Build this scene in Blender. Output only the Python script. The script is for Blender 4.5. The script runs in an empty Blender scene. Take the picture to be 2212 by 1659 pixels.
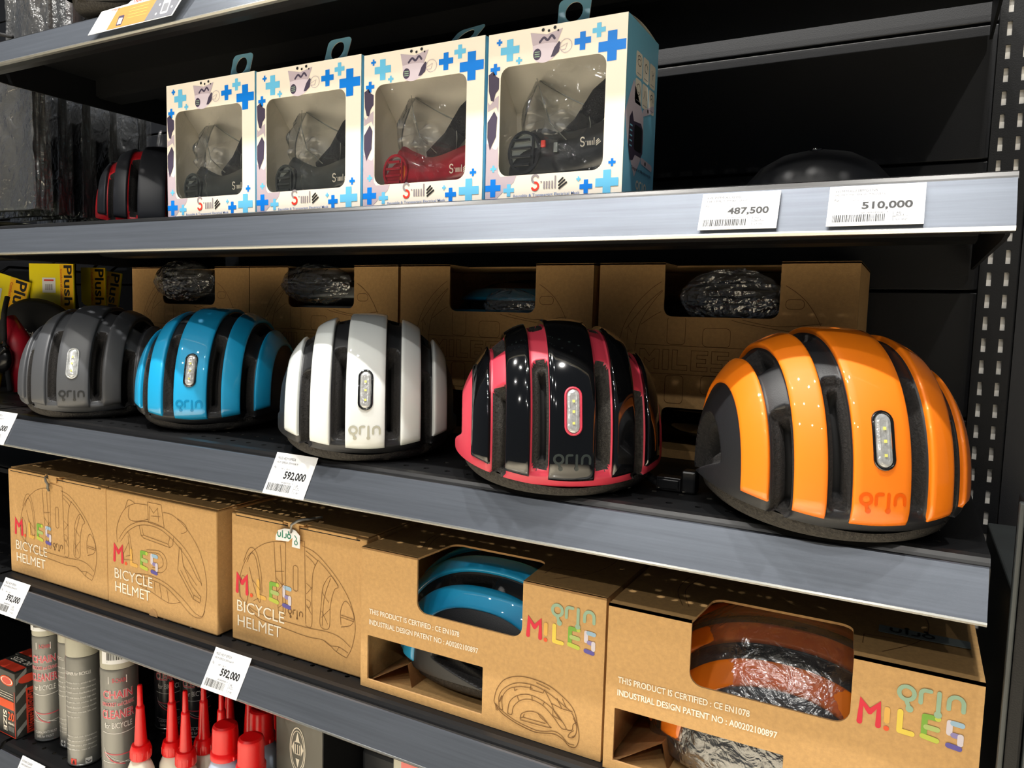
import bpy, bmesh, math, random
import numpy as np
from mathutils import Matrix, Vector
random.seed(7)
SC = bpy.context.scene
COL = SC.collection

# ------------------------------------------------------------------ camera
cam_d = bpy.data.cameras.new('camera')
cam_d.sensor_fit = 'HORIZONTAL'; cam_d.sensor_width = 36.0
cam_d.lens = 1632.35 * 36.0 / 2212.0
cam_d.clip_start = 0.02
cam = bpy.data.objects.new('camera', cam_d); COL.objects.link(cam)
_R = Vector((0.8815691, 0.47126119, 0.02736445)); _U = Vector((-0.06659126, 0.06676188, 0.9955443)); _F = Vector((-0.46733449, 0.87946333, -0.09023709))
_m = Matrix((( _R.x, _U.x, -_F.x, 0.66462), (_R.y, _U.y, -_F.y, -0.64773), (_R.z, _U.z, -_F.z, 0.41883), (0, 0, 0, 1)))
cam.matrix_world = _m
SC.camera = cam
# ------------------------------------------------------------------ world, lights, exposure
SC.view_settings.view_transform = 'Standard'; SC.view_settings.look = 'None'
SC.view_settings.gamma = 1.0; SC.view_settings.use_curve_mapping = False
SC.view_settings.exposure = -0.20
W = bpy.data.worlds.new('store_ambient'); SC.world = W; W.use_nodes = True
W.node_tree.nodes['Background'].inputs[0].default_value = (0.80, 0.88, 1.0, 1)
W.node_tree.nodes['Background'].inputs[1].default_value = 0.10
def spot(x, y, z, power, tx, ty, tz, size=0.022, col=(1.0, 0.965, 0.905), ang=95):
    l = bpy.data.lights.new('track_and_fill_spot', 'SPOT'); l.energy = power; l.shadow_soft_size = size
    l.spot_size = math.radians(ang); l.spot_blend = 0.6; l.color = col
    o = bpy.data.objects.new('track_and_fill_spot', l); COL.objects.link(o); o.location = (x, y, z)
    o.rotation_euler = (Vector((tx, ty, tz)) - Vector((x, y, z))).to_track_quat('-Z', 'Y').to_euler()
    return o
TRACKS = ((-0.50, 2.15, (-0.9, -0.1, 0.7), 104), (-0.80, 2.15, (-0.5, 0.3), 24), (-1.50, 2.10, (-0.85, 0.0, 0.75), 26), (-2.6, 2.0, (-0.5, 0.45, 1.3), 26))
for ty, tz, xs, pw in TRACKS:
    for lx in xs: spot(lx, ty, tz, pw, lx * 0.8, 0.0, 0.15)
for dx_, dy_ in ((-1.5, -2.0), (0.9, -2.0), (-0.5, -3.3), (1.8, -3.3)):   # added fill: unseen downlights whose floor bounce brightens the shelves from below
    spot(dx_, dy_, 2.2, 1250, dx_, dy_, -0.9, size=0.05, ang=84)
Z_D, Z_C, Z_B, Z_A, Z_E = 0.0, 0.2558, 0.5288, 0.786, -0.272
WALL_Y = 0.402

# ------------------------------------------------------------------ materials
def lin(c):
    return tuple(((v / 255.0) / 12.92 if v / 255.0 <= 0.04045 else ((v / 255.0 + 0.055) / 1.055) ** 2.4) for v in c) + (1.0,)
def mat(name, rgb, rough=0.5, metal=0.0, coat=0.0, spec=0.5, noise=0.0, nscale=60.0, bump=0.0, bscale=400.0, stretch=None, coat_rough=0.03, detail=4):
    m = bpy.data.materials.new(name); m.use_nodes = True
    nt = m.node_tree; b = nt.nodes['Principled BSDF']
    c = lin(rgb); b.inputs['Base Color'].default_value = c
    b.inputs['Roughness'].default_value = rough; b.inputs['Metallic'].default_value = metal
    b.inputs['Specular IOR Level'].default_value = spec
    b.inputs['Coat Weight'].default_value = coat; b.inputs['Coat Roughness'].default_value = coat_rough
    tc = nt.nodes.new('ShaderNodeTexCoord'); mp = nt.nodes.new('ShaderNodeMapping')
    nt.links.new(tc.outputs['Object'], mp.inputs['Vector'])
    if stretch: mp.inputs['Scale'].default_value = stretch
    if noise > 0:
        n = nt.nodes.new('ShaderNodeTexNoise'); n.inputs['Scale'].default_value = nscale; n.inputs['Detail'].default_value = detail
        n.inputs['Roughness'].default_value = 0.65
        r = nt.nodes.new('ShaderNodeValToRGB')
        r.color_ramp.elements[0].position = 0.3; r.color_ramp.elements[1].position = 0.7
        r.color_ramp.elements[0].color = tuple(max(0, v * (1 - noise)) for v in c[:3]) + (1,)
        r.color_ramp.elements[1].color = tuple(min(1, v * (1 + noise)) for v in c[:3]) + (1,)
        nt.links.new(mp.outputs[0], n.inputs['Vector']); nt.links.new(n.outputs['Fac'], r.inputs[0]); nt.links.new(r.outputs[0], b.inputs['Base Color'])
    if bump > 0:
        n2 = nt.nodes.new('ShaderNodeTexNoise'); n2.inputs['Scale'].default_value = bscale; n2.inputs['Detail'].default_value = 3
        bp = nt.nodes.new('ShaderNodeBump'); bp.inputs['Strength'].default_value = bump; bp.inputs['Distance'].default_value = 0.002
        nt.links.new(mp.outputs[0], n2.inputs['Vector']); nt.links.new(n2.outputs['Fac'], bp.inputs['Height']); nt.links.new(bp.outputs[0], b.inputs['Normal'])
    return m
def film(name, tint=(235, 240, 245), clear=0.8, rough=0.08, bump=0.6, bscale=30.0, dist=0.01, spec=1.0):
    """thin clear plastic: see-through with wrinkled sharp highlights"""
    m = bpy.data.materials.new(name); m.use_nodes = True; nt = m.node_tree
    for n in list(nt.nodes): nt.nodes.remove(n)
    out = nt.nodes.new('ShaderNodeOutputMaterial'); tr = nt.nodes.new('ShaderNodeBsdfTransparent'); gl = nt.nodes.new('ShaderNodeBsdfGlossy')
    df = nt.nodes.new('ShaderNodeBsdfDiffuse'); m1 = nt.nodes.new('ShaderNodeMixShader'); m2 = nt.nodes.new('ShaderNodeMixShader')
    tr.inputs[0].default_value = (0.96, 0.97, 0.98, 1); df.inputs[0].default_value = lin(tint); gl.inputs['Roughness'].default_value = rough
    tc = nt.nodes.new('ShaderNodeTexCoord'); no = nt.nodes.new('ShaderNodeTexNoise'); no.inputs['Scale'].default_value = bscale; no.inputs['Detail'].default_value = 3
    no.inputs['Distortion'].default_value = 1.2
    bp = nt.nodes.new('ShaderNodeBump'); bp.inputs['Strength'].default_value = bump; bp.inputs['Distance'].default_value = dist
    fr = nt.nodes.new('ShaderNodeFresnel'); fr.inputs[0].default_value = 1.5
    mu = nt.nodes.new('ShaderNodeMath'); mu.operation = 'MULTIPLY_ADD'; mu.inputs[1].default_value = spec; mu.inputs[2].default_value = 0.0
    L = nt.links.new
    L(tc.outputs['Object'], no.inputs['Vector']); L(no.outputs['Fac'], bp.inputs['Height']); L(bp.outputs[0], gl.inputs['Normal']); L(bp.outputs[0], fr.inputs['Normal']); L(bp.outputs[0], df.inputs['Normal'])
    m1.inputs[0].default_value = 1 - clear; L(tr.outputs[0], m1.inputs[1]); L(df.outputs[0], m1.inputs[2])
    L(fr.outputs[0], mu.inputs[0]); L(mu.outputs[0], m2.inputs[0]); L(m1.outputs[0], m2.inputs[1]); L(gl.outputs[0], m2.inputs[2]); L(m2.outputs[0], out.inputs[0])
    return m
M = {}
M['black_metal'] = mat('black_powder_coat', (12, 13, 15), 0.5, spec=0.3, bump=0.12, bscale=900, noise=0.15, nscale=30)
M['wall_black'] = mat('wall_black_panel', (13, 15, 20), 0.5, noise=0.2, nscale=9, bump=0.08, bscale=700)
M['dark_gap'] = mat('dark_recess', (6, 6, 7), 0.9)
M['rail'] = mat('price_rail_aluminium', (104, 110, 120), 0.33, metal=0.6, noise=0.12, nscale=8, stretch=(0.8, 10, 30), bump=0.05, bscale=300)
M['rail_edge'] = mat('rail_bright_edge', (190, 190, 184), 0.25, metal=0.8)
M['lip_black'] = mat('black_rubber_lip', (20, 20, 21), 0.34, noise=0.3, nscale=90, stretch=(1, 10, 10))
M['slot_light'] = mat('painted_slot_light', (215, 212, 205), 0.4, noise=0.2, nscale=40)  # pale colour stands in for light showing in the upright's slots
M['kraft'] = mat('kraft_board', (197, 155, 99), 0.78, noise=0.11, nscale=210, bump=0.12, bscale=600, detail=6)
M['kraft_dark'] = mat('kraft_board_inner', (186, 144, 94), 0.85, noise=0.1, nscale=200)
M['ink_brown'] = mat('ink_brown', (112, 78, 40), 0.8)
M['ink_white'] = mat('ink_white', (240, 232, 214), 0.6)
M['ink_black'] = mat('ink_black', (24, 24, 26), 0.5)
M['ink_grey'] = mat('ink_grey', (120, 122, 128), 0.5)
M['ink_teal'] = mat('ink_teal', (146, 176, 150), 0.7)
M['paper'] = mat('label_paper', (236, 238, 241), 0.45, noise=0.03, nscale=30)
M['foam'] = mat('foam_speckled', (52, 49, 45), 0.9, noise=0.55, nscale=420, bump=0.6, bscale=700, detail=2)
M['deep_shade'] = mat('helmet_interior_shade', (9, 9, 10), 0.8)  # black painted in for shade deep in the vents and cavity
M['lens'] = mat('light_lens', (190, 192, 192), 0.12, metal=0.35, noise=0.25, nscale=160, coat=1.0, bump=0.35, bscale=240)
M['led'] = mat('led_chip', (225, 222, 120), 0.3)
M['bezel'] = mat('light_bezel', (14, 14, 15), 0.12, coat=1.0)
M['satin_black'] = mat('satin_black_shell', (27, 28, 31), 0.45, bump=0.1, bscale=1200)
M['gloss_black'] = mat('gloss_black', (8, 9, 11), 0.08, coat=1.0, coat_rough=0.02)
M['buckle'] = mat('black_buckle', (16, 16, 17), 0.25)
M['strap'] = mat('black_webbing', (20, 20, 22), 0.8, bump=0.5, bscale=900)
for k, c in dict(m_red=(214, 40, 62), m_orange=(228, 88, 44), m_yellow=(226, 200, 78), m_yellow2=(222, 172, 84), m_green=(120, 168, 60), m_lime=(186, 196, 74),
                 m_palegreen=(168, 186, 110), m_lilac=(208, 200, 208), m_sky=(150, 182, 205), m_indigo=(92, 84, 160), m_violet=(138, 128, 178)).items():
    M[k] = mat('ink_' + k[2:], c, 0.7)
M['cream'] = mat('cream_card', (240, 231, 216), 0.32, coat=0.4, coat_rough=0.12)
M['cream_in'] = mat('cream_inner_card', (252, 245, 230), 0.6)
M['card_blue'] = mat('blue_card', (132, 206, 238), 0.35, coat=0.3)
M['card_cyan'] = mat('pale_cyan_card', (176, 222, 228), 0.4)
M['plus_blue'] = mat('ink_plus_blue', (10, 122, 222), 0.35)
M['plus_sky'] = mat('ink_plus_sky', (104, 190, 232), 0.35)
M['plus_violet'] = mat('ink_plus_violet', (150, 130, 224), 0.35)
M['ink_lilac'] = mat('ink_lilac_grey', (186, 172, 182), 0.4)
M['ink_plum'] = mat('ink_plum', (70, 62, 82), 0.4)
M['ink_red'] = mat('ink_red', (222, 60, 44), 0.4)
M['ink_blue'] = mat('ink_blue_grey', (98, 124, 176), 0.4)
M['window_film'] = film('window_film', clear=0.99, rough=0.05, bump=0.9, bscale=22, spec=0.9)
M['bag_film'] = film('bag_film', clear=0.95, rough=0.2, bump=0.5, bscale=60, dist=0.006, spec=4.5)
M['bag_milky'] = film('bag_milky', tint=(206, 206, 202), clear=0.90, rough=0.2, bump=0.5, bscale=50, dist=0.008, spec=4.5)
M['clear_shell'] = film('clear_mask_shell', clear=0.95, rough=0.04, bump=0.25, bscale=24, spec=1.5)
M['clear_rim'] = mat('clear_mask_rim', (178, 180, 172), 0.15, coat=1.0)

# ------------------------------------------------------------------ mesh helpers
def new_obj(name, me, parent=None):
    o = bpy.data.objects.new(name, me); COL.objects.link(o)
    if parent: o.parent = parent
    return o
def empty(name, loc=(0, 0, 0), rz=0.0, rot=None, scale=None):
    o = bpy.data.objects.new(name, None); COL.objects.link(o); o.location = loc
    o.rotation_euler = rot if rot else (0, 0, rz)
    if scale: o.scale = scale
    o.empty_display_size = 0.02
    return o
def tag(o, label, cat, group=None):
    o['label'] = label; o['category'] = cat
    if group: o['group'] = group
    return o
def struct(o): o['kind'] = 'structure'; return o
class MB:
    def __init__(s): s.v = []; s.f = []; s.mi = []; s.mats = []; s.smooth = False
    def mid(s, m):
        if m not in s.mats: s.mats.append(m)
        return s.mats.index(m)
    def add(s, vs, fs, m):
        b = len(s.v); s.v.extend([tuple(p) for p in vs]); k = s.mid(m)
        for f in fs: s.f.append(tuple(i + b for i in f)); s.mi.append(k)
    def box(s, x0, x1, y0, y1, z0, z1, m):
        s.add([(x0, y0, z0), (x1, y0, z0), (x1, y1, z0), (x0, y1, z0), (x0, y0, z1), (x1, y0, z1), (x1, y1, z1), (x0, y1, z1)],
              [(0, 3, 2, 1), (4, 5, 6, 7), (0, 1, 5, 4), (1, 2, 6, 5), (2, 3, 7, 6), (3, 0, 4, 7)], m)
    def extrude_x(s, prof, x0, x1, m):
        """closed (y,z) profile swept along x"""
        n = len(prof)
        vs = [(x0, y, z) for y, z in prof] + [(x1, y, z) for y, z in prof]
        fs = [(i, (i + 1) % n, (i + 1) % n + n, i + n) for i in range(n)] + [tuple(range(n - 1, -1, -1)), tuple(range(n, 2 * n))]
        s.add(vs, fs, m)
    def lathe(s, prof, m, n=32, c=(0, 0, 0), squash=1.0):
        vs = []; fs = []
        for r, z in prof:
            for k in range(n):
                a = 2 * math.pi * k / n; vs.append((c[0] + r * math.cos(a), c[1] + r * squash * math.sin(a), c[2] + z))
        for j in range(len(prof) - 1):
            for k in range(n): fs.append((j * n + k, j * n + (k + 1) % n, (j + 1) * n + (k + 1) % n, (j + 1) * n + k))
        fs.append(tuple(range(n - 1, -1, -1))); fs.append(tuple((len(prof) - 1) * n + k for k in range(n)))
        s.add(vs, fs, m)
    def tube(s, pts, r, m, n=8):
        P = [Vector(p) for p in pts]; vs = []; fs = []
        for i, p in enumerate(P):
            t = (P[min(i + 1, len(P) - 1)] - P[max(i - 1, 0)]).normalized()
            a = t.cross(Vector((0, 0, 1)))
            if a.length < 0.1: a = t.cross(Vector((0, 1, 0)))
            a.normalize(); b = t.cross(a)
            rr = r[i] if isinstance(r, (list, tuple)) else r
            for k in range(n): an = 2 * math.pi * k / n; vs.append(p + a * rr * math.cos(an) + b * rr * math.sin(an))
        for i in range(len(P) - 1):
            for k in range(n): fs.append((i * n + k, i * n + (k + 1) % n, (i + 1) * n + (k + 1) % n, (i + 1) * n + k))
        fs.append(tuple(range(n - 1, -1, -1))); fs.append(tuple((len(P) - 1) * n + k for k in range(n)))
        s.add(vs, fs, m)
    def mesh(s, name, smooth=False):
        me = bpy.data.meshes.new(name); me.from_pydata(s.v, [], s.f)
        for m in s.mats: me.materials.append(M[m] if isinstance(m, str) else m)
        me.polygons.foreach_set('material_index', s.mi)
        if smooth: me.polygons.foreach_set('use_smooth', [True] * len(s.f))
        me.update(); return me
    def build(s, name, parent=None, smooth=False, bevel=0.0, seg=2, auto=False):
        o = new_obj(name, s.mesh(name, smooth or auto), parent)
        if bevel:
            b = o.modifiers.new('b', 'BEVEL'); b.width = bevel; b.segments = seg; b.limit_method = 'ANGLE'; b.angle_limit = math.radians(35)
        if auto:
            e = o.modifiers.new('e', 'EDGE_SPLIT'); e.split_angle = math.radians(35)
        return o
class Frame:
    """maps 2-D print coordinates onto a plane in space"""
    def __init__(s, o, u, v, eps=0.0004):
        s.o = Vector(o); s.u = Vector(u).normalized(); s.v = Vector(v).normalized(); s.n = s.u.cross(s.v); s.eps = eps
    def __call__(s, x, y, h=0.0): return s.o + s.u * x + s.v * y + s.n * (s.eps + h)
def rrect(x0, y0, x1, y1, r, n=6):
    p = []
    for cx, cy, a0 in ((x1 - r, y1 - r, 0), (x0 + r, y1 - r, 90), (x0 + r, y0 + r, 180), (x1 - r, y0 + r, 270)):
        for k in range(n + 1):
            a = math.radians(a0 + 90.0 * k / n); p.append((cx + r * math.cos(a), cy + r * math.sin(a)))
    return p
def circle(cx, cy, r, n=14, ry=None): return [(cx + r * math.cos(2 * math.pi * k / n), cy + (ry or r) * math.sin(2 * math.pi * k / n)) for k in range(n)]
def fill2d(outlines):
    """filled 2-D outlines with holes -> (verts2d, faces)"""
    c = bpy.data.curves.new('tmp', 'CURVE'); c.dimensions = '2D'; c.fill_mode = 'FRONT'
    for pts in outlines:
        sp = c.splines.new('POLY'); sp.points.add(len(pts) - 1)
        for i, p in enumerate(pts): sp.points[i].co = (p[0], p[1], 0, 1)
        sp.use_cyclic_u = True
    o = bpy.data.objects.new('tmp', c); me = bpy.data.meshes.new_from_object(o)
    vs = [(v.co.x, v.co.y) for v in me.vertices]; fs = [tuple(p.vertices) for p in me.polygons]
    bpy.data.objects.remove(o); bpy.data.curves.remove(c); bpy.data.meshes.remove(me)
    if fs:
        a, b, d = (vs[i] for i in fs[0][:3])
        if (b[0] - a[0]) * (d[1] - a[1]) - (b[1] - a[1]) * (d[0] - a[0]) < 0: fs = [tuple(reversed(f)) for f in fs]
    return vs, fs
def plate(mb, outlines, fr, thick, m, m_edge=None):
    """solid sheet with cut-outs; front face on the frame plane, thickness going back"""
    vs, fs = fill2d(outlines); n = len(vs)
    V = [fr(x, y) for x, y in vs] + [fr(x, y, -thick) for x, y in vs]
    mb.add(V, fs + [tuple(i + n for i in reversed(f)) for f in fs], m)
    for pts in outlines:
        k = len(pts); V = [fr(x, y) for x, y in pts] + [fr(x, y, -thick) for x, y in pts]
        mb.add(V, [(i, (i + 1) % k, (i + 1) % k + k, i + k) for i in range(k)], m_edge or m)
_tc = {}
def text2d(s, bold=0.0):
    key = (s, bold)
    if key in _tc: return _tc[key]
    c = bpy.data.curves.new('tmp', 'FONT'); c.body = s; c.size = 1.0; c.fill_mode = 'FRONT'; c.offset = bold; c.resolution_u = 3
    o = bpy.data.objects.new('tmp', c); me = bpy.data.meshes.new_from_object(o)
    vs = [(v.co.x, v.co.y) for v in me.vertices]; fs = [tuple(p.vertices) for p in me.polygons]
    bpy.data.objects.remove(o); bpy.data.curves.remove(c); bpy.data.meshes.remove(me)
    xs = [v[0] for v in vs]; ys = [v[1] for v in vs]
    _tc[key] = (vs, fs, min(xs), max(xs), min(ys), max(ys)); return _tc[key]
def put_text(mb, s, fr, x0, y0, w, h, m, bold=0.0, rot=0.0, mirror=False, lift=0.0):
    """text whose ink box is x0,y0 (lower left) with width w and height h"""
    vs, fs, a, b, c, d = text2d(s, bold)
    ca, sa = math.cos(rot), math.sin(rot); V = []
    for x, y in vs:
        X = (x - a) / (b - a) * w; Y = (y - c) / (d - c) * h
        if mirror: X = w - X
        V.append(fr(x0 + X * ca - Y * sa, y0 + X * sa + Y * ca, lift))
    mb.add(V, fs, m)
def strokes(mb, lines, width, fr, m, lift=0.0, caps=True, nc=6):
    """round-ended printed strokes, each polyline one ribbon without overlaps"""
    h = width / 2
    for q, pts0 in enumerate(lines):
        pts = [pts0[0]]
        for p in pts0[1:]:
            if math.hypot(p[0] - pts[-1][0], p[1] - pts[-1][1]) > 1e-6: pts.append(p)
        lf = lift + (q % 4) * 0.000025
        if len(pts) == 1:
            x, y = pts[0]; mb.add([fr(x + h * math.cos(2 * math.pi * k / 12), y + h * math.sin(2 * math.pi * k / 12), lf) for k in range(12)], [tuple(range(12))], m); continue
        closed = len(pts) > 3 and math.hypot(pts[0][0] - pts[-1][0], pts[0][1] - pts[-1][1]) < 1e-5
        n = len(pts); D = []
        for i in range(n - 1):
            dx, dy = pts[i + 1][0] - pts[i][0], pts[i + 1][1] - pts[i][1]; L = math.hypot(dx, dy); D.append((dx / L, dy / L))
        V = []
        for i in range(n):
            d0 = D[i - 1] if i > 0 else (D[-1] if closed else D[0]); d1 = D[i] if i < n - 1 else (D[0] if closed else D[-1])
            nx, ny = -(d0[1] + d1[1]), d0[0] + d1[0]; L = math.hypot(nx, ny)
            if L < 1e-3: nx, ny, L = -d0[1], d0[0], 1.0
            nx /= L; ny /= L; c = max(0.55, nx * -d0[1] + ny * d0[0]); nx *= h / c; ny *= h / c
            V += [fr(pts[i][0] + nx, pts[i][1] + ny, lf), fr(pts[i][0] - nx, pts[i][1] - ny, lf)]
        mb.add(V, [(2 * i, 2 * i + 1, 2 * i + 3, 2 * i + 2) for i in range(n - 1)], m)
        if caps and not closed:
            for (x, y), (dx, dy) in ((pts[0], (-D[0][0], -D[0][1])), (pts[-1], D[-1])):
                a0 = math.atan2(dy, dx) - math.pi / 2
                mb.add([fr(x + h * math.cos(a0 + math.pi * k / nc), y + h * math.sin(a0 + math.pi * k / nc), lf) for k in range(nc + 1)], [tuple(range(nc + 1))], m)
def poly(mb, pts, fr, m, lift=0.0):
    vs, fs = fill2d([pts]); mb.add([fr(x, y, lift) for x, y in vs], fs, m)
def arc(cx, cy, rx, ry, a0, a1, n=14): return [(cx + rx * math.cos(math.radians(a0 + (a1 - a0) * k / n)), cy + ry * math.sin(math.radians(a0 + (a1 - a0) * k / n))) for k in range(n + 1)]
def bez(p, n=8):
    """smooth curve through points (Catmull-Rom)"""
    out = []
    for i in range(len(p) - 1):
        a = p[max(i - 1, 0)]; b = p[i]; c = p[i + 1]; d = p[min(i + 2, len(p) - 1)]
        for k in range(n):
            t = k / n; t2 = t * t; t3 = t2 * t
            out.append(tuple(0.5 * (2 * b[j] + (c[j] - a[j]) * t + (2 * a[j] - 5 * b[j] + 4 * c[j] - d[j]) * t2 + (3 * b[j] - a[j] - 3 * c[j] + d[j]) * t3) for j in range(len(b))))
    out.append(tuple(p[-1])); return out
def logo_lines(x, y, w, flip=False):
    """round-stroke maker's mark: ring with a drop, r, dotted i, n. Box w wide, height ~0.62 w"""
    u = w / 4.0
    L = [arc(0.52 * u, 1.35 * u, 0.46 * u, 0.46 * u, 0, 360, 20), [(0.52 * u, 0.85 * u), (0.72 * u, 0.35 * u)],
         [(1.36 * u, 0.92 * u), (1.36 * u, 1.5 * u)] + arc(1.62 * u, 1.52 * u, 0.27 * u, 0.3 * u, 180, 90, 5) + [(1.92 * u, 1.82 * u)],
         [(2.42 * u, 1.82 * u), (2.42 * u, 0.42 * u)],
         [(3.0 * u, 0.92 * u), (3.0 * u, 1.36 * u)] + arc(3.42 * u, 1.38 * u, 0.42 * u, 0.44 * u, 180, 0, 10) + [(3.84 * u, 0.92 * u)]]
    D = [(0.74 * u, 0.30 * u), (2.42 * u, 0.34 * u)]
    f = (lambda p: (x + w - p[0], y + 2.1 * u - p[1])) if flip else (lambda p: (x + p[0], y + p[1]))
    return [[f(p) for p in l] for l in L], [f(p) for p in D], u
def put_logo(mb, x, y, w, fr, m, flip=False, sw=0.24, outline=False, lift=0.0):
    L, D, u = logo_lines(x, y, w, flip)
    strokes(mb, L, sw * u, fr, m, lift)
    for d in D: mb.add([fr(*q, lift + 0.00012) for q in circle(d[0], d[1], 0.24 * u, 12)], [tuple(range(12))], m)

# ------------------------------------------------------------------ setting
def wall():
    root = struct(empty('wall_back', (0, WALL_Y, 0)))
    zs = [-0.62, -0.46, -0.30, -0.145, 0.005, 0.155, 0.31, 0.462, 0.614, 0.768, 0.92, 1.07, 1.22]
    fr = Frame((0, 0, 0), (1, 0, 0), (0, 0, 1))
    for bx0, bx1 in ((-1.83, -0.575), (-0.545, 0.725)):
        for a, b in zip(zs[:-1], zs[1:]):
            mb = MB(); mb.box(bx0, bx1, 0, 0.012, a + 0.0016, b - 0.0016, 'wall_black'); mb.build('panel', root, bevel=0.0012)
    mb = MB(); mb.box(-1.9, 1.7, 0.014, 0.03, -0.9, 1.3, 'dark_gap'); mb.build('backing_sheet', root)
    mb = MB(); mb.box(0.765, 1.7, 0, 0.012, -0.62, 1.22, 'wall_black'); mb.build('panel', root)
wall()
fl = MB(); fl.box(-4, 4.5, -5, 0.45, -0.95, -0.9, 'floor_tile'); 
M['floor_tile'] = mat('floor_tile', (196, 186, 166), 0.25, noise=0.05, nscale=3)
struct(fl.build('floor'))

def make_post(x, label, front=False):
    """slotted upright at the back of a bay"""
    t = empty('shelf_upright', (x, 0.384, -0.6))
    fr = Frame((0, 0, 0), (1, 0, 0), (0, 0, 1))
    mb = MB(); z = 0.0
    while z < 1.74:
        outl = [[(-0.0185, z), (0.0185, z), (0.0185, z + 0.1012), (-0.0185, z + 0.1012)]]
        for k in range(4):
            for sx in (-0.0085, 0.0085): outl.append([(sx - 0.0024, z + 0.005 + k * 0.0253), (sx + 0.0024, z + 0.005 + k * 0.0253), (sx + 0.0024, z + 0.0205 + k * 0.0253), (sx - 0.0024, z + 0.0205 + k * 0.0253)])
        plate(mb, outl, fr, 0.002, 'black_metal'); z += 0.1012
    mb.build('slotted_face', t)
    mb = MB(); mb.box(-0.0185, -0.0165, 0.0, 0.022, 0, 1.75, 'black_metal'); mb.box(0.0165, 0.0185, 0.0, 0.022, 0, 1.75, 'black_metal'); mb.build('post_side', t)
    mb = MB(); mb.box(-0.014, 0.014, 0.004, 0.006, 0, 1.75, 'slot_light'); mb.build('slot_light_strip', t)  # added pale strip, makes the slots look lit from within
    tag(t, label, 'shelf upright')
    return t
make_post(0.7425, 'black slotted metal upright at the right end of the shelves')
make_post(-0.560, 'black slotted metal upright at the left end behind the kraft boxes')
# neighbouring bay's front post at the far right
t = empty('end_frame', (0.748, 0.0, -0.6))
mb = MB(); mb.box(-0.009, 0.001, -0.03, 0.012, 0, 0.90, 'black_metal'); mb.build('frame_post', t, bevel=0.002)
M['frame_grey'] = mat('frame_grey_edge', (52, 56, 56), 0.45, noise=0.15, nscale=20)
mb = MB(); mb.box(-0.0125, -0.0092, -0.031, -0.024, 0, 0.90, 'frame_grey'); mb.build('edge_trim', t, bevel=0.001)
mb = MB(); mb.box(0.002, 0.06, -0.03, 0.35, 0, 0.80, 'frame_grey'); mb.build('side_panel', t, bevel=0.002)
tag(t, 'dark grey metal end frame of the next bay, right edge of the picture', 'shelf frame')

def make_shelf(z, x0, x1, label, depth=WALL_Y - 0.02, face=0.0355, tilt=0.016, lean=0.0):
    t = empty('shelf', (0, 0, z)); X0, X1 = x0, x1
    fr = Frame((0, 0, 0), (1, 0, 0), (0, 1, 0), 0.0)
    outl = [[(X0, -0.012), (X1, -0.012), (X1, depth), (X0, depth)]]
    n = int((X1 - X0) / 0.0262)
    for row in (0.006, 0.043):
        for k in range(n):
            outl.append(circle(X0 + 0.014 + k * 0.0262, row, 0.0034, 8))
    mb = MB(); plate(mb, outl, fr, 0.0013, 'black_metal'); mb.build('deck', t)
    mb = MB()  # folded front lip, stepped and black
    mb.extrude_x([(-0.012, 0.0), (-0.0165, -0.0015), (-0.0185, -0.0045), (-0.0195, -0.0065), (-0.022, -0.0075), (-0.022, -0.043), (-0.010, -0.043), (-0.010, -0.040), (-0.0185, -0.040), (-0.0175, -0.009), (-0.012, -0.0025)], X0, X1, 'lip_black')
    mb.build('front_lip', t)
    ya, yb = -0.0225, -0.0225 - tilt; za, zb = -0.0065, -0.0065 - face
    mb = MB()
    mb.extrude_x([(ya, za), (ya - 0.0022, za - 0.0005), (yb - 0.0012, zb), (yb + 0.001, zb)], X0 + 0.001, X1 - 0.001, 'rail')
    mb.build('price_rail', t)
    mb = MB(); mb.extrude_x([(yb - 0.0018, zb + 0.0008), (yb - 0.0024, zb - 0.0005), (yb - 0.0010, zb - 0.0024), (yb + 0.004, zb - 0.0024), (yb + 0.004, zb - 0.001), (yb + 0.001, zb + 0.0008)], X0 + 0.001, X1 - 0.001, 'rail_edge'); mb.build('rail_bead', t)
    mb = MB(); mb.extrude_x([(yb + 0.002, zb - 0.001), (-0.0235, -0.0445), (-0.0235, -0.041), (yb + 0.006, zb + 0.001)], X0 + 0.002, X1 - 0.02, 'black_metal')
    mb.build('rail_clip', t)
    mb = MB(); mb.extrude_x([(0.150, -0.0015), (0.150, -0.028), (0.157, -0.031), (0.195, -0.031), (0.200, -0.028), (0.200, -0.0015), (0.198, -0.0015), (0.197, -0.027), (0.193, -0.029), (0.158, -0.029), (0.152, -0.027), (0.152, -0.0015)], X0 + 0.012, X1 - 0.012, 'black_metal'); mb.build('stiffener', t)
    for bx in (X0 + 0.001, X1 - 0.0045):   # side brackets
        mb = MB(); mb.extrude_x([(-0.008, -0.002), (depth, -0.002), (depth, -0.0425), (0.02, -0.0455), (-0.008, -0.044)], bx, bx + 0.0032, 'black_metal')
        mb.build('bracket', t)
    tag(t, label, 'shelf'); return t
XL, XR = -0.556, 0.7195
make_shelf(Z_A, XL, 0.7195, 'black steel shelf with silver price rail across the top left corner')
make_shelf(Z_B, XL, XR, 'black steel shelf with silver price rail carrying the boxed masks')
make_shelf(Z_C, XL, XR + 0.003, 'black steel shelf with silver price rail carrying the five helmets')
make_shelf(Z_D, XL, XR + 0.01, 'black steel shelf with silver price rail carrying the kraft helmet boxes')
make_shelf(Z_E, XL, XR, 'black perforated steel shelf with price rail carrying cans and bottles')
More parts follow.
